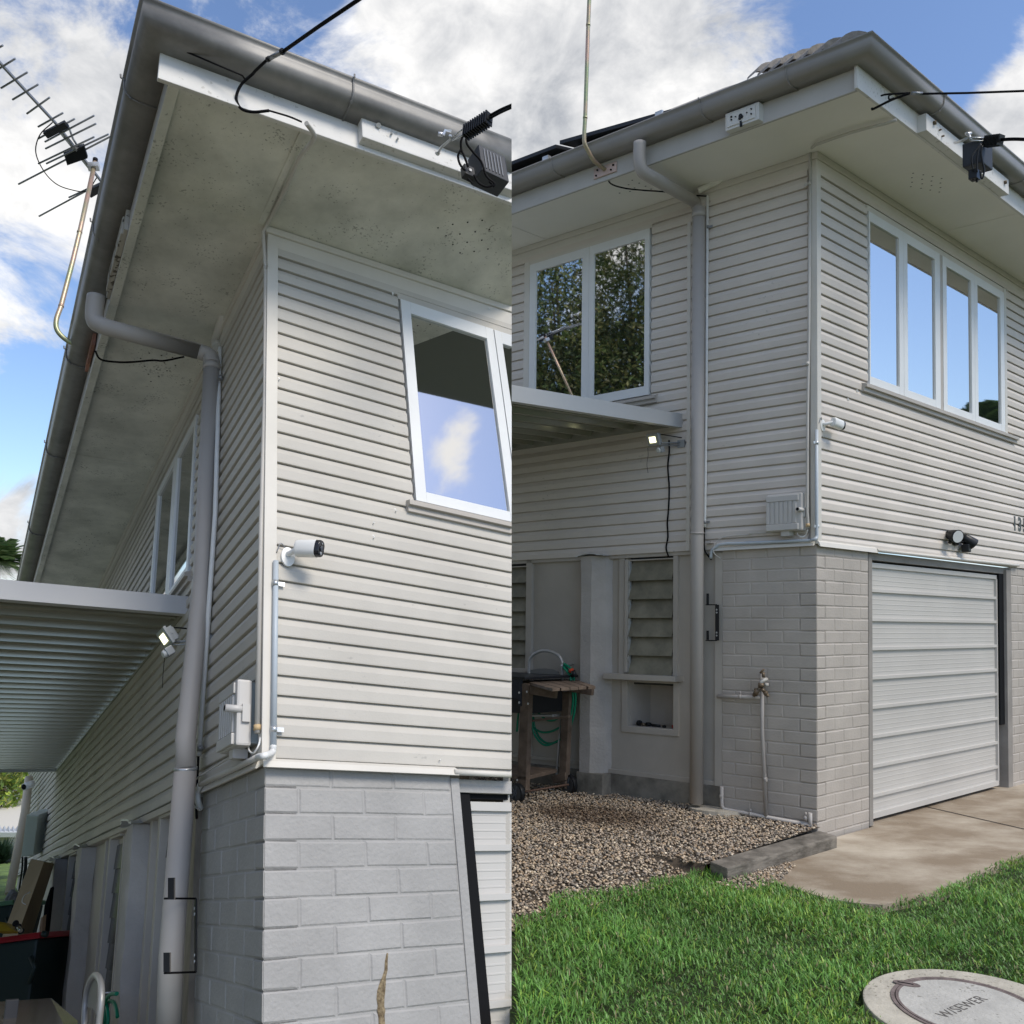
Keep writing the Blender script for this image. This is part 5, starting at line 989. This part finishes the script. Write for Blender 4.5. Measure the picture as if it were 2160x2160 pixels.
# ------------------------------------------------------------------ barbecue cart, chair, hoses, fittings on the right
c6=sub(1080,1340,.18627)
def cart():
    H=HB; bn,bf=-.60,-.16; t=thing('barbecue_cart','weathered timber barbecue cart with black wheels on the gravel','barbecue cart',H.w(2.2,-.4,-2.02)); A_,B_=av(H),bv(H)
    def N_(x,y,b=bn): return H.w(*H.L(c6(x,y),b))
    def prism(name,poly,b,th,mt,bev=.003,parent=None):
        m=MB(); m.prism([N_(x,y,b) for x,y in poly],B_*th); o=m.build(name,mt,t,bev=bev)
        if parent: o.parent=parent
        return o
    prism('leg',[(105,545),(195,550),(152,1760),(52,1700)],bn,.045,WOOD)
    prism('leg',[(568,640),(648,640),(604,1745),(528,1660)],bf,.045,WOOD)
    m=MB(); e1=N_(150,1700); 
    m.box(H,3.0,3.06,bn,bn+.05,-2.0,-1.0); m.build('leg',WOOD,t); m=MB(); m.box(H,3.0,3.06,bf-.03,bf+.02,-2.0,-1.0); m.build('leg',WOOD,t)
    a0=H.L(c6(110,520),bn)[0]; af=a0-.46
    c=-1.045; S_=lambda x,y: H.w(*H.S(c6(x,y),c))
    q=[S_(110,512),S_(450,603),S_(945,573),S_(700,487)]
    n=5
    for i in range(n):   # planks of the side shelf
        u0,u1=i/n+.012,(i+1)/n-.012; l=lambda p,r,u:p+(r-p)*u
        m=MB(); m.prism([l(q[0],q[3],u0),l(q[1],q[2],u0)+(q[1]-q[0])*random.uniform(-.02,.02),l(q[1],q[2],u1)+(q[1]-q[0])*random.uniform(-.02,.02),l(q[0],q[3],u1)],-B_UP*.022); m.build('shelf_plank',WOOD,t,bev=.002)
    prism('apron',[(200,575),(492,622),(478,715),(205,668)],bn-.03,.03,WOOD); prism('apron',[(650,630),(905,592),(897,682),(655,640)],bf-.02,.03,WOOD)
    prism('brace',[(185,962),(640,905),(640,935),(188,985)],bn+.05,.02,WOOD)
    a1=H.L(c6(100,700),bn)[0]
    m=MB(); m.box(H,a0-.02,a0+.9,bn+.03,bf-.02,-1.30,-1.075); bd=m.build('firebox',mat('black_enamel',(.01,.012,.016),.35),t,bev=.01)
    m=MB(); m.box(H,a0-.05,a0+.9,bn-.02,bf+.12,-1.02,-1.0); m.build('hotplate_lid',mat('black_enamel',(.01,.012,.016),.35),t,bev=.004)
    m=MB(); m.prism([N_(0,480,bn-.01),N_(100,485,bn-.01),N_(100,800,bn-.01),N_(70,800,bn-.01),N_(70,720,bn-.01),N_(0,710,bn-.01),N_(-120,700,bn-.01),N_(-120,480,bn-.01)],B_*.02); m.build('front_panel',mat('navy_panel',(.015,.02,.03),.4),t)
    for p in ((85,650),(85,762),(172,640),(185,775),(62,1640)): 
        m=MB(); w=N_(p[0],p[1],bn-.012); m.tube([w,w-B_*.006],.009,8); m.build('bolt',GALV,t)
    c=-1.80; q=[H.w(*H.L(c6(-150,1440),bf)),H.w(*H.L(c6(510,1515),bf)),H.w(*H.L(c6(160,1600),bn)),H.w(*H.L(c6(-300,1560),bn))]
    m=MB(); m.prism(q,-B_UP*.03); m.build('lower_shelf',WOOD,t,bev=.003)
    prism('axle_board',[(440,1600),(600,1550),(600,1640),(470,1680)],bf-.02,.03,WOOD)
    m=MB(); m.tube([N_(45,1790),N_(640,1690,bf)],.008,8); m.build('axle',mat('rusty_rod',(.12,.07,.05),.8),t)
    for (x,y,r,b) in ((42,1790,.078,bn-.03),(632,1690,.080,bf+.02)):
        w=N_(x,y,b); m=MB(); m.tube([w,w+B_*.04],r,28); wl=m.build('wheel',DARKP,t,bev=.006)
        m=MB(); m.tube([w-B_*.003,w+B_*.0],r*.78,28); o=m.build('hub_disc',mat('wheel_hub',(.045,.05,.055),.5),t); o.parent=wl
        for k in range(7):
            an=k*math.pi*2/7; dd=A_*math.cos(an)+B_UP*math.sin(an); m=MB(); s=dd.cross(B_).normalized()*.006; obox(m,w-B_*.005+dd*r*.4,dd*r*.32,s,B_*.003); o=m.build('spoke',mat('wheel_spoke',(.09,.10,.115),.5),t); o.parent=wl
cart()
def chair(H,arch,b,label,seatc,panel):
    t=thing('folding_chair',label,'chair',H.w(*H.L(arch[0],b))); A_,B_=av(H),bv(H); u=upv(H)
    pts=[H.w(*H.L(p,b)) for p in arch]; dn=-u*.9; pts=[pts[0]+dn]+pts+[pts[-1]+dn]
    m=MB(); m.tube([pts[0]]+bez(pts[1:-1],5)+[pts[-1]],.0135,10); m.build('frame',CHAIRM,t)
    pp=[H.w(*H.L(p,b+.006)) for p in panel]; m=MB(); m.prism(pp,B_*.006); m.build('backrest',mat('chair_panel',(.22,.22,.21),.45,metal=.2),t)
    l,r=pts[1],pts[-2]; lo=-u*(.32); m=MB(); m.prism([l+lo,r+lo,r+lo-B_*(.38 if H is HA else .10),l+lo-B_*(.38 if H is HA else .10)],-u*.02); m.build('seat',CHAIRM,t,bev=.004)
    for q in (l,r): m=MB(); m.tube([q+lo*.9+B_*.0,q+dn-B_*(.36 if H is HA else .06)],.010,8); m.build('leg',CHAIRM,t)
chair(HB,[c6(190,470),c6(192,380),c6(200,280),c6(250,215),c6(320,182),c6(385,176),c6(460,192),c6(530,235),c6(565,300),c6(568,380),c6(566,460)],-.10,'silver folding chair behind the barbecue cart',-1.2,[c6(205,395),c6(300,378),c6(380,375),c6(460,385),c6(525,412),c6(525,470),c6(205,470)])
def hose(name,H,loops,b,label,tip=None):
    t=thing(name,label,'garden hose',H.w(*H.L(loops[0][0],b)))
    for k,l in enumerate(loops):
        m=MB(); m.tube(bez([H.w(*H.L(p,b-.012*(k%3))) for p in l],6),.0095,8); m.build('coil',HOSE,t)
    if tip:
        m=MB(); m.tube([H.w(*H.L(p,b-.03)) for p in tip[:2]],.020,10); m.build('fitting',DARKP,t); m=MB(); m.tube([H.w(*H.L(p,b-.03)) for p in tip[2:]],.018,10); m.build('collar',mat('orange_plastic',(.5,.06,.02),.4),t)
    m=MB(); q=H.w(*H.L(loops[0][0],b)); m.tube([q+bv(H)*.12,q-bv(H)*.03],.006,6); m.build('hook',GALV,t)
hose('garden_hose',HB,[[c6(*p) for p in l] for l in ([(580,340),(640,400),(690,520),(720,700),(700,900),(640,1080),(560,1180),(420,1225),(320,1170),(260,1050),(240,900),(240,780)],[(585,320),(660,370),(700,450),(690,640),(660,860),(590,1000),(470,1080),(350,1100),(260,1060),(190,1000)],[(580,360),(650,450),(680,600),(690,760),(650,960),(590,1140),(480,1215),(380,1245),(300,1190),(240,1080),(222,900),(222,760)],[(560,870),(540,920),(480,960),(400,960),(330,910),(280,850),(250,790)],[(85,800),(70,900),(55,1090)])],-.10,'coil of green garden hose hung behind the barbecue cart',[c6(690,400),c6(715,470),c6(655,405),c6(690,395)])
def bits():
    t=thing('hose_fittings','black and red hose fittings lying in the wall niche','hose fittings',HB.w(1.3,.1,-1.40)); c=-1.385
    for a0,a1,b,r,mt in ((1.44,1.47,.07,.022,DARKP),(1.40,1.44,.07,.013,BRASS),(1.36,1.40,.08,.016,DARKP),(1.28,1.36,.09,.010,DARKP),(1.22,1.25,.07,.010,DARKP)):
        m=MB(); m.tube([HB.w(a0,b,c+r-.015),HB.w(a1,b+.01,c+r-.015)],r,10); m.build('fitting',mt,t)
    m=MB(); m.tube([HB.w(1.125,.06,c),HB.w(1.155,.07,c)],.015,10); m.build('collar',mat('red_plastic',(.35,.03,.02),.4),t)
    m=MB(); w=HB.S(P(2,3,990,178),-1.93); p=HB.w(*w); obox(m,p,av(HB)*.05,bv(HB)*.02,B_UP*.008); tag(m.build('brick_shard',mat('terracotta',(.22,.06,.03),.9)),'red terracotta shard lying on the gravel by the footing','shard')
bits()
# ------------------------------------------------------------------ under the close awning: table, chair, hose, bins, cardboard box
a3=sub(0,1840,.16568)
def left_things():
    H=HA; A_,B_=av(H),bv(H)
    t=thing('metal_table','dark reflective table top in the bottom left corner','table',at((80,2300),4.2)); q=[at(a3(-500,1680),4.9),at(a3(655,1600),4.9),at(a3(1000,1890),3.9),at(a3(1000,2300),3.3),at(a3(-500,2300),3.3)]
    m=MB(); m.prism(q,-A_UP*.03); m.build('table_top',mat('brushed_top',(.30,.28,.25),.18,metal=.7,var=.15,vscale=2),t,bev=.004)
    for p,z in ((a3(640,1620),4.86),(a3(960,1900),3.9)): 
        m=MB(); w=at(p,z)-A_UP*.03; m.tube([w,w-A_UP*.7],.018,8); m.build('leg',DULL,t)
    m=MB(); c=at(a3(140,1770),4.3); obox(m,c,A_*.03,B_*.03,A_UP*.055); tag(m.build('lighter_box',NAVY,bev=.004),'small black box standing on the dark table top','box')
    ar=[a3(1075,1932),a3(1080,1720),a3(1105,1520),a3(1150,1380),a3(1205,1312),a3(1258,1345),a3(1290,1450),a3(1290,1650),a3(1262,1932)]
    chair(H,ar,-.35,'silver folding chair against the rough posts, bottom left',-1.2,[a3(1085,1720),a3(1110,1530),a3(1155,1400),a3(1205,1345),a3(1235,1420),a3(1238,1600),a3(1215,1800),a3(1170,1720)])
    hose('garden_hose',H,[[a3(*p) for p in l] for l in ([(1300,1540),(1330,1640),(1335,1800),(1320,2000)],[(1310,1560),(1360,1700),(1375,1850),(1365,2000)],[(1490,1545),(1400,1560),(1340,1640),(1300,1800),(1290,2000)],[(1340,1640),(1440,1650),(1480,1740),(1495,1840)],[(1305,1600),(1290,1750),(1270,1950)])],-.16,'coil of green garden hose hanging beside the bottom left chair')
    def wheelie(name,x0,x1,y_top,y_bot,z,lidm,label,inset=.12):
        t=thing(name,label,'bin',at(((x0+x1)/2,y_bot),z)); w=(x1-x0)*z/F; d_=.62; cz=at(((x0+x1)/2,y_top),z); R_=Vector((1,0,0)); R_=(R_-A_UP*R_.dot(A_UP)).normalized(); D_=A_UP.cross(R_)
        if D_.y<0: D_=-D_
        h=(y_bot-y_top)*z/F
        m=MB(); tp=[cz-R_*w*.46-D_*0,cz+R_*w*.46,cz+R_*w*.46+D_*d_,cz-R_*w*.46+D_*d_]; bt=[p-A_UP*h-(p-cz-D_*d_/2)*inset for p in tp]; m.hexa(bt+tp); m.build('body',mat('dark_green_bin',(.008,.022,.022),.45),t,bev=.02)
        m=MB(); tp=[cz-R_*w*.5-D_*.03,cz+R_*w*.5-D_*.03,cz+R_*w*.5+D_*(d_+.02),cz-R_*w*.5+D_*(d_+.02)]; m.hexa([p+A_UP*.0 for p in tp]+[p+A_UP*.045+(cz+D_*d_/2-p)*.05 for p in tp]); m.build('lid',lidm,t,bev=.012)
        m=MB(); m.tube([cz+R_*w*.5+A_UP*.03-D_*.0,cz+R_*(w*.5+.04)+A_UP*.02-D_*0],.022,12); m.tube([cz+R_*w*.42-D_*.03-A_UP*.12,cz+R_*w*.5-D_*.05-A_UP*.2,cz+R_*w*.44-D_*.03-A_UP*.3],.015,8); m.build('handle',mat('dark_green_bin',(.008,.022,.022),.45),t)
        return t
    RL=mat('red_lid_plastic',(.30,.012,.02),.4)
    wheelie('wheelie_bin',-110,86,1992,2230,6.3,RL,'dark green wheelie bin with red lid, bottom left')
    wheelie('wheelie_bin',-110,30,1917,2000,8.2,mat('green_lid_plastic',(.10,.22,.13),.5),'wheelie bin with pale green lid behind the red-lidded bin')
    m=MB(); q=[at(a3(-60,620),6.2),at(a3(60,640),6.2),at(a3(150,660),6.25),at(a3(200,700),6.25),at(a3(180,745),6.1),at(a3(-60,750),6.1)]; m.prism(q,-A_UP*.05+Vector((0,.1,0))); tag(m.build('yellow_tray',mat('yellow_plastic',(.36,.24,.02),.4),bev=.006),'yellow plastic tray lying on the red bin lid','tray')
    t=thing('chrome_fitting','chrome pipe fitting resting on the red bin lid','fitting',at(a3(260,750),6.05)); m=MB(); m.tube([at(a3(190,640),6.1),at(a3(265,745),6.0)],.014,12); m.build('tube',mat('chrome',(.6,.6,.6),.15,metal=1),t); 
    for p in ((195,645),(230,690),(265,742)):
        m=MB(); c=at(a3(*p),6.05); m.tube([c,c+(at(a3(265,745),6.0)-at(a3(190,640),6.1)).normalized()*.012],.022,14); m.build('ring',DARKP,t)
    b2=sub(0,1600,.18634); zt,zb=7.9,6.7
    T=[b2(350,1135),b2(500,1168),b2(615,1190)]; Bt=[a3(-40,1000),a3(150,1010),a3(330,1030)]
    fr=[at(T[0],zt+.15),at(T[1],zt),at(T[2],zt+.5)]; bo=[at(Bt[0],zb+.15),at(Bt[1],zb),at(Bt[2],zb+.5)]; bk=fr[0]+(fr[2]-fr[1]); bb=bo[0]+(bo[2]-bo[1])
    t=thing('cardboard_box','tall flat cardboard box leaning on the wall, left edge','cardboard box',bo[1]); m=MB(); m.hexa([bo[0],bo[1],bo[2],bb,fr[0],fr[1],fr[2],bk]); m.build('box',CARD,t,bev=.003)
    m=MB(); c=at(a3(355,330),7.15); d=(fr[1]-bo[1]).normalized(); m.tube(bez([c+d*.09,c+d*.05+Vector((-.03,-.02,0)),c-d*.04+Vector((-.03,-.02,0)),c-d*.09],5),.004,6); m.build('carry_handle',WHITEC,t)
    m=MB(); m.prism([at(p,7.3) for p in (a3(565,430),a3(640,200),a3(650,220),a3(590,800),a3(530,800))],Vector((0,.05,0))); tag(m.build('black_board',BLACK),'black board wedged between cardboard box and wall','board')
    m=MB(); m.prism([at(p,6.7) for p in (a3(520,580),a3(548,560),a3(460,1640),a3(385,1620))],Vector((0.0,.05,0))); tag(m.build('timber_plank',CARD),'pale timber plank leaning behind the red-lidded bin','plank')
    # far fittings
    zf=10.5; t=thing('meter_box','grey green meter cabinet on the far end of the shaded wall','meter box',at(b2(310,1110),zf))
    m=MB(); f=[at(b2(*p),zf) for p in ((238,1110),(385,1105),(445,635),(300,635))]; m.prism(f,Vector((0.0,.35,0))); m.build('cabinet',mat('cabinet_grey_green',(.50,.54,.49),.5,var=.05),t,bev=.01)
    m=MB(); f=[at(b2(*p),zf-.05) for p in ((262,1095),(375,1090),(430,650),(318,650))]; m.prism(f,Vector((0,.04,0))); m.build('door',mat('cabinet_grey_green',(.33,.36,.33),.5),t,bev=.006)
    for x in (255,285,300): m=MB(); m.tube(bez([at(b2(x,1115),zf+.1),at(b2(x-5,1250),zf+.1),at(b2(x-40,1500),zf+.1)],5),.012,8); m.build('conduit',DARKP,t)
    m=MB(); m.tube([at(b2(325,225),12.6),at(b2(285,600),12.0),at(b2(105,1530),11.2)],.058,14); tag(m.build('corner_pipe',mat('cream_pipe_paint',(.55,.47,.36),.5),bev=0),'cream downpipe at the far sunlit end of the close house','downpipe')
    m=MB(); m.tube(bez([at(b2(80,1600),9.2),at(b2(120,1530),9.2),at(b2(150,1515),9.2),at(b2(175,1590),9.2)],5),.03,8); m.tube(bez([at(b2(110,1600),9.2),at(b2(140,1540),9.15),at(b2(185,1530),9.2),at(b2(190,1600),9.2)],5),.02,8); tag(m.build('grey_cloth',mat('grey_cloth',(.22,.22,.23),.9,var=.3,vscale=20)),'grey cloth bundle behind the green-lidded bin','cloth')
    t=thing('security_camera','tiny white camera with black face on the far cream downpipe','security camera',at(b2(310,330),11.9)); m=MB(); c=at(b2(308,308),11.95); d=Vector((-.2,-1,-.1)).normalized(); m.tube([c+d*-.1,c+d*.06],.05,16); m.build('body',WHITEC,t); m=MB(); m.tube([c+d*.06,c+d*.07],.038,16); m.build('front_face',BLACK,t)
left_things()
struct(sheet('back_lawn',[HA.w(2.0,-30,-2.02),HA.w(2.0,-2.8,-2.02),HA.w(16,-2.8,-2.02),HA.w(16,-30,-2.02)],MATS['sunny_lawn']))
struct(sheet('back_yard',[HA.w(.8,-2.8,-2.0),HA.w(.8,.2,-2.0),HA.w(16,.2,-2.0),HA.w(16,-2.8,-2.0)],mat('shaded_paving',(.38,.36,.31),.9,var=.2,vscale=2,bump=.5)))
struct(sheet('driveway',[(-7,-5,.004),(-.3,-5,.004),(-.3,2.3,.004),(-7,1.6,.004)],CPAVE))
# ------------------------------------------------------------------ neighbour's house and vegetation
def neighbour():
    z=21; b2=sub(0,1600,.18634)
    t=thing('house','low neighbouring house with corrugated grey roof, far left','house',at((0,1850),z))
    m=MB(); m.prism([at((-500,1757),z+.6),at((19,1757),z+.6),at((19,1865),z+.6),at((-500,1865),z+.6)],Vector((0,5,0))); m.build('wall',mat('neighbour_render',(.60,.57,.50),.8),t)
    m=MB(); m.prism([at((19,1757),z+1.2),at((40,1757),z+1.2),at((40,1865),z+1.2),at((19,1865),z+1.2)],Vector((0,5,0))); m.build('carport',mat('neighbour_dark',(.10,.10,.10),.8),t)
    n=60; vs=[]
    for (y,zz) in ((1757,z),(1724,z+5)):
        for k in range(n*2+1): vs.append(at((-500+560*k/(n*2),y),zz)+Vector((0,0,.06 if k%2 else 0)))
    m=MB(); L=2*n+1; m.add(vs,[(k,k+1,L+k+1,L+k) for k in range(L-1)]); m.build('roof',mat('neighbour_roof',(.50,.53,.58),.4,metal=.3),t)
    m=MB(); m.prism([at((-500,1756),z-.1),at((60,1756),z-.1),at((60,1766),z-.1),at((-500,1766),z-.1)],Vector((0,.15,0))); m.build('gutter',mat('neighbour_gutter',(.55,.57,.58),.5),t)
neighbour()
def leaf_soup(name,centres,radii,n,size,cols,trans=.35,shape=None,seedv=1):
    r=np.random.default_rng(seedv); V=[];C=[]
    for c,R in zip(centres,radii):
        k=int(n*(R[0]*R[1]*R[2])/sum(q[0]*q[1]*q[2] for q in radii)); d=r.normal(size=(k,3)); d/=np.linalg.norm(d,axis=1)[:,None]
        rad=r.uniform(.55,1.05,k)**.6*(1+.18*np.sin(d[:,0]*7+d[:,2]*5)); p=np.array(c)+d*rad[:,None]*np.array(R)
        if shape=='cone': pass
        u=r.normal(size=(k,3)); u/=np.linalg.norm(u,axis=1)[:,None]; w=np.cross(u,r.normal(size=(k,3))); w/=np.linalg.norm(w,axis=1)[:,None]
        s=(size*r.uniform(.6,1.4,k))[:,None]; q=np.stack([p-u*s,p+w*s*.35,p+u*s,p-w*s*.35],1); V.append(q)
        base=np.array(cols)[r.integers(0,len(cols),k)]*r.uniform(.6,1.4,(k,1))*(1+.55*np.sin(p[:,0:1]*4.1+np.sin(p[:,2:3]*3.3)*2)*np.sin(p[:,1:2]*3.7+p[:,2:3]*2.9)); C.append(base)
    return np.concatenate(V),np.concatenate(C)
def tree(name,label,cat,base,centres,radii,n,size,cols,trunk_r,group=None,seedv=1):
    t=thing(name,label,cat,base,group); V,C=leaf_soup(name,centres,radii,n,size,cols,seedv=seedv)
    o=soup('crown',V,[(0,1,2,3)],colmat('leaf_'+cat.replace(' ','_'),.5,.3),C); o.parent=t; o.location=o.location-Vector(base)
    m=MB(); b=Vector(base); c=Vector(centres[0]); m.tube([b,b+(c-b)*.5+Vector((.05,0,0)),c],[trunk_r,trunk_r*.7,trunk_r*.35],10)
    for q in centres[1:5]: m.tube([b+(c-b)*.55,(b+(c-b)*.55+Vector(q))/2+Vector((0,0,.1)),Vector(q)],[trunk_r*.5,trunk_r*.35,trunk_r*.15],8)
    m.build('trunk',mat('bark',(.12,.09,.065),.9,var=.3,bump=1),t)
b=at((-60,1900),26); cs=[at((x,y),z) for x,y,z in ((-60,1600,26),(10,1665,25),(-130,1560,26),(20,1610,27),(-10,1705,25),(-100,1680,25),(28,1640,27))]
tree('leafy_tree','sunlit yellow-green leafy tree behind the corrugated roof','tree',b,[c[:] for c in cs],[(2.2,1.6,1.3),(.75,.7,.75),(1.5,1.2,1.2),(.7,.7,.8),(.7,.6,.5),(1.3,1,.9),(.5,.5,.5)],9000,.11,[(.30,.38,.06),(.20,.30,.05),(.40,.42,.10),(.12,.20,.04)],.3,seedv=3)
def palm(name,label,top,base,fr,length,droop,cols,seedv=5,leaf=.45):
    r=np.random.default_rng(seedv); t=thing(name,label,'palm tree',base); m=MB(); T=Vector(top); B0=Vector(base); m.tube([B0,(B0+T)/2+Vector((.1,0,0)),T],[.16,.12,.10],10); m.build('trunk',mat('palm_bark',(.20,.17,.13),.9,var=.2),t)
    V=[];C=[]
    for k in range(fr):
        an=k*2.399+r.uniform(-.2,.2); el=r.uniform(.0,1.2); d=np.array([math.cos(an)*math.cos(el),math.sin(an)*math.cos(el),math.sin(el)]); s=np.array([-math.sin(an),math.cos(an),0])
        for i in range(26):
            u=(i+1)/26; p=np.array(T)+d*length*u-np.array([0,0,1])*droop*length*u*u*(1.1-.4*el)
            for sg in (-1,1):
                l=leaf*(1-.7*abs(u-.45)); q=p+s*sg*l+d*l*.5-np.array([0,0,.35*l]); w=d*.022
                V.append([p-w,p+w,q,(p+q)/2-w*1.6]); C.append(np.array(cols)[r.integers(0,len(cols))]*r.uniform(.6,1.4))
    o=soup('crown',np.array(V),[(0,1,2,3)],colmat('leaf_palm',.4,.25),np.array(C)); o.parent=t; o.location=o.location-B0
tp_=at((-8,1185),24); palm('palm_tree','drooping dark green palm crown above the close awning, left edge',tp_,at((-20,1900),25),70,1.15,.5,[(.07,.14,.05),(.12,.20,.06),(.20,.26,.12)],4,.28)
t_=[at((x,y),24.5) for x,y in ((-10,1215),(15,1232),(-40,1240))]
def spiky(label,c,n,L,seedv=2):
    r=np.random.default_rng(seedv); V=[];C=[]
    for k in range(n):
        an=r.uniform(0,6.28); el=r.uniform(.1,1.4); d=np.array([math.cos(an)*math.cos(el),math.sin(an)*math.cos(el),math.sin(el)]); s=np.array([-math.sin(an),math.cos(an),0])*.02; l=L*r.uniform(.6,1.1); p=np.array(c)
        V.append([p-s,p+s,p+d*l*.6+s*1.2,p+d*l*.6-s*1.2]); V.append([p+d*l*.6-s*1.2,p+d*l*.6+s*1.2,p+d*l-np.array([0,0,.08*l]),p+d*l-np.array([0,0,.08*l])+s*.1]); g=np.array((.03,.06,.03))*r.uniform(.6,1.8); C+= [g,g]
    o=soup('spiky_plant',np.array(V),[(0,1,2,3)],colmat('leaf_spiky',.4,.2),np.array(C)); tag(o,label,'plant')
spiky('dark spiky plant on the far left lawn',at((2,1822),16),260,.55)
GR=[(.09,.13,.035),(.15,.18,.05),(.22,.21,.07),(.06,.09,.025)]
for i,(x,y,h,r_) in enumerate(((-8.6,3.4,8.6,2.0),(-8.0,1.5,9.0,1.9),(-9.6,5.2,8.2,2.0),(-7.2,-.4,8.0,1.8))):
    cs=[(x+random.uniform(-.25,.25)*r_,y+random.uniform(-.25,.25)*r_,h*u) for u in (.5,.25,.7,.85,.95,.4,.6)]; rd=[(r_,r_,h*.22),(r_,r_,h*.2),(r_*.9,r_*.9,h*.16),(r_*.7,r_*.7,h*.12),(r_*.35,r_*.35,h*.09),(r_*1.05,r_*1.05,h*.15),(r_,r_,h*.15)]
    tree('conifer','tall hedge conifer mirrored in the two-pane upstairs window, %s'%('second from the house','tallest of the row','nearest the house','last of the row')[i],'hedge tree',(x,y,-.01),cs,rd,62000,.055,GR,.12,'hedge conifers beyond the left side of the view',seedv=20+i)
palm('palm_tree','palm reflected low in the right-most upstairs pane',(16.0,10.7,5.0),(16.0,10.7,-.01),26,1.15,.45,[(.05,.09,.03),(.08,.13,.04)],6,.5)

def reflection_card():  # unseen dark sheet, added so the close window reflects dark like the soffit
    n=np.cross(HA.e[1],HA.e[2]); n/=np.linalg.norm(n); q=[]
    def hit(p,z):
        d=np.array([(p[0]-1080)/F,(p[1]-1080)/F,1.]); X=HA.t+np.array(HA.R(p)).dot(HA.e); r=d-2*d.dot(n)*n; X=W@X+EYE; r=W@r; return Vector((X+r*(z-X[2])/r[2]).tolist())
    zz=6.3
    pts=[hit(P(1,1,1100,1005),zz),hit(P(1,1,1960,1200),zz),hit((1110,640),zz+.0),hit((1080,560),zz),hit(P(1,1,1060,330),zz)]
    m=MB(); m.prism(pts,Vector((0,0,.01))); tag(m.build('reflection_card',mat('dark_card',(.22,.235,.21),.8)),'unseen dark sheet added overhead, mirrored in the top of the close window','shade sail')
reflection_card()

# ------------------------------------------------------------------ small marks: plastic hooks on the boards, mud trail on the bricks
def hook(H,p,side,label,grp):
    q=H.w(*(H.R(p,-.014) if side=='R' else H.L(p,-.014))); o=-av(H) if side=='R' else -bv(H); u=upv(H)
    m=MB(); sd_=(bv(H) if side=='R' else av(H)); obox(m,q,sd_*.0035,u*.011,o*.002); m.tube([q+o*.002-u*.006,q+o*.012-u*.008,q+o*.012-u*.001],.0022,6); tag(m.build('wall_hook',WHITEC),label,'hook',grp)
for p,l in ((P(1,1,1033,315),'small white hook just above the close window corner'),(P(1,1,1760,468),'small white hook over the middle of the close window head'),(P(1,1,172,932),'small white hook high beside the close corner strip'),(P(1,2,882,80),'small white hook on the boards left below the close window sill'),(P(1,2,884,190),'white drip below the hook left of the close window sill'),(P(1,2,1380,1865),'small white hook low above the close garage door'),(P(1,1,1050,1922),'small white hook by the left end of the close sill')): hook(HA,p,'R',l,'small white hooks on the close siding')
for p,sd_,l in ((P(3,0,256,1198),'L','small white hook high left of the far corner'),(P(3,0,730,1552),'R','small white hook above the left end of the long window'),(P(3,0,1040,1648),'R','small white hook over the long window head'),(P(3,1,1596,78),'R','small white hook near the right end of the long window head'),(P(3,1,1808,262),'R','small white hook at the top right corner of the long window'),(P(3,1,672,1018),'R','small white hook under the left end of the long sill'),(P(3,1,604,1082),'R','small white hook a little left below the long sill')): hook(HB,p,sd_,l,'small white hooks on the far siding')
def mud_trail():
    r=random.Random(3); pts=[(992,1400,8),(985,1460,12),(980,1520,13),(968,1580,14),(955,1620,22),(945,1680,30),(935,1740,30),(940,1790,26),(948,1830,30),(945,1880,26),(950,1960,24)]; vs=[]
    for x,y,w in pts:
        y2=y
        for k,f in enumerate((-1,-.4,.35,1)):
            xx=x+w*f*r.uniform(.7,1.15); a=-.0048-(.0018 if abs(f)<.5 else 0)*r.uniform(.7,1.2); vs.append(HA.w(*HA.R(P(1,3,xx,y2+r.uniform(-6,6)),a)))
    m=MB(); m.add(vs,[(i*4+j,i*4+j+1,i*4+5+j,i*4+4+j) for i in range(len(pts)-1) for j in range(3)]); 
    tag(m.build('mud_trail',mat('dried_mud',(.30,.235,.14),.95,col2=(.10,.07,.04),vscale=60,bump=1,bscale=120)),'brown dried mud trail up the close grey bricks','mud')
mud_trail()
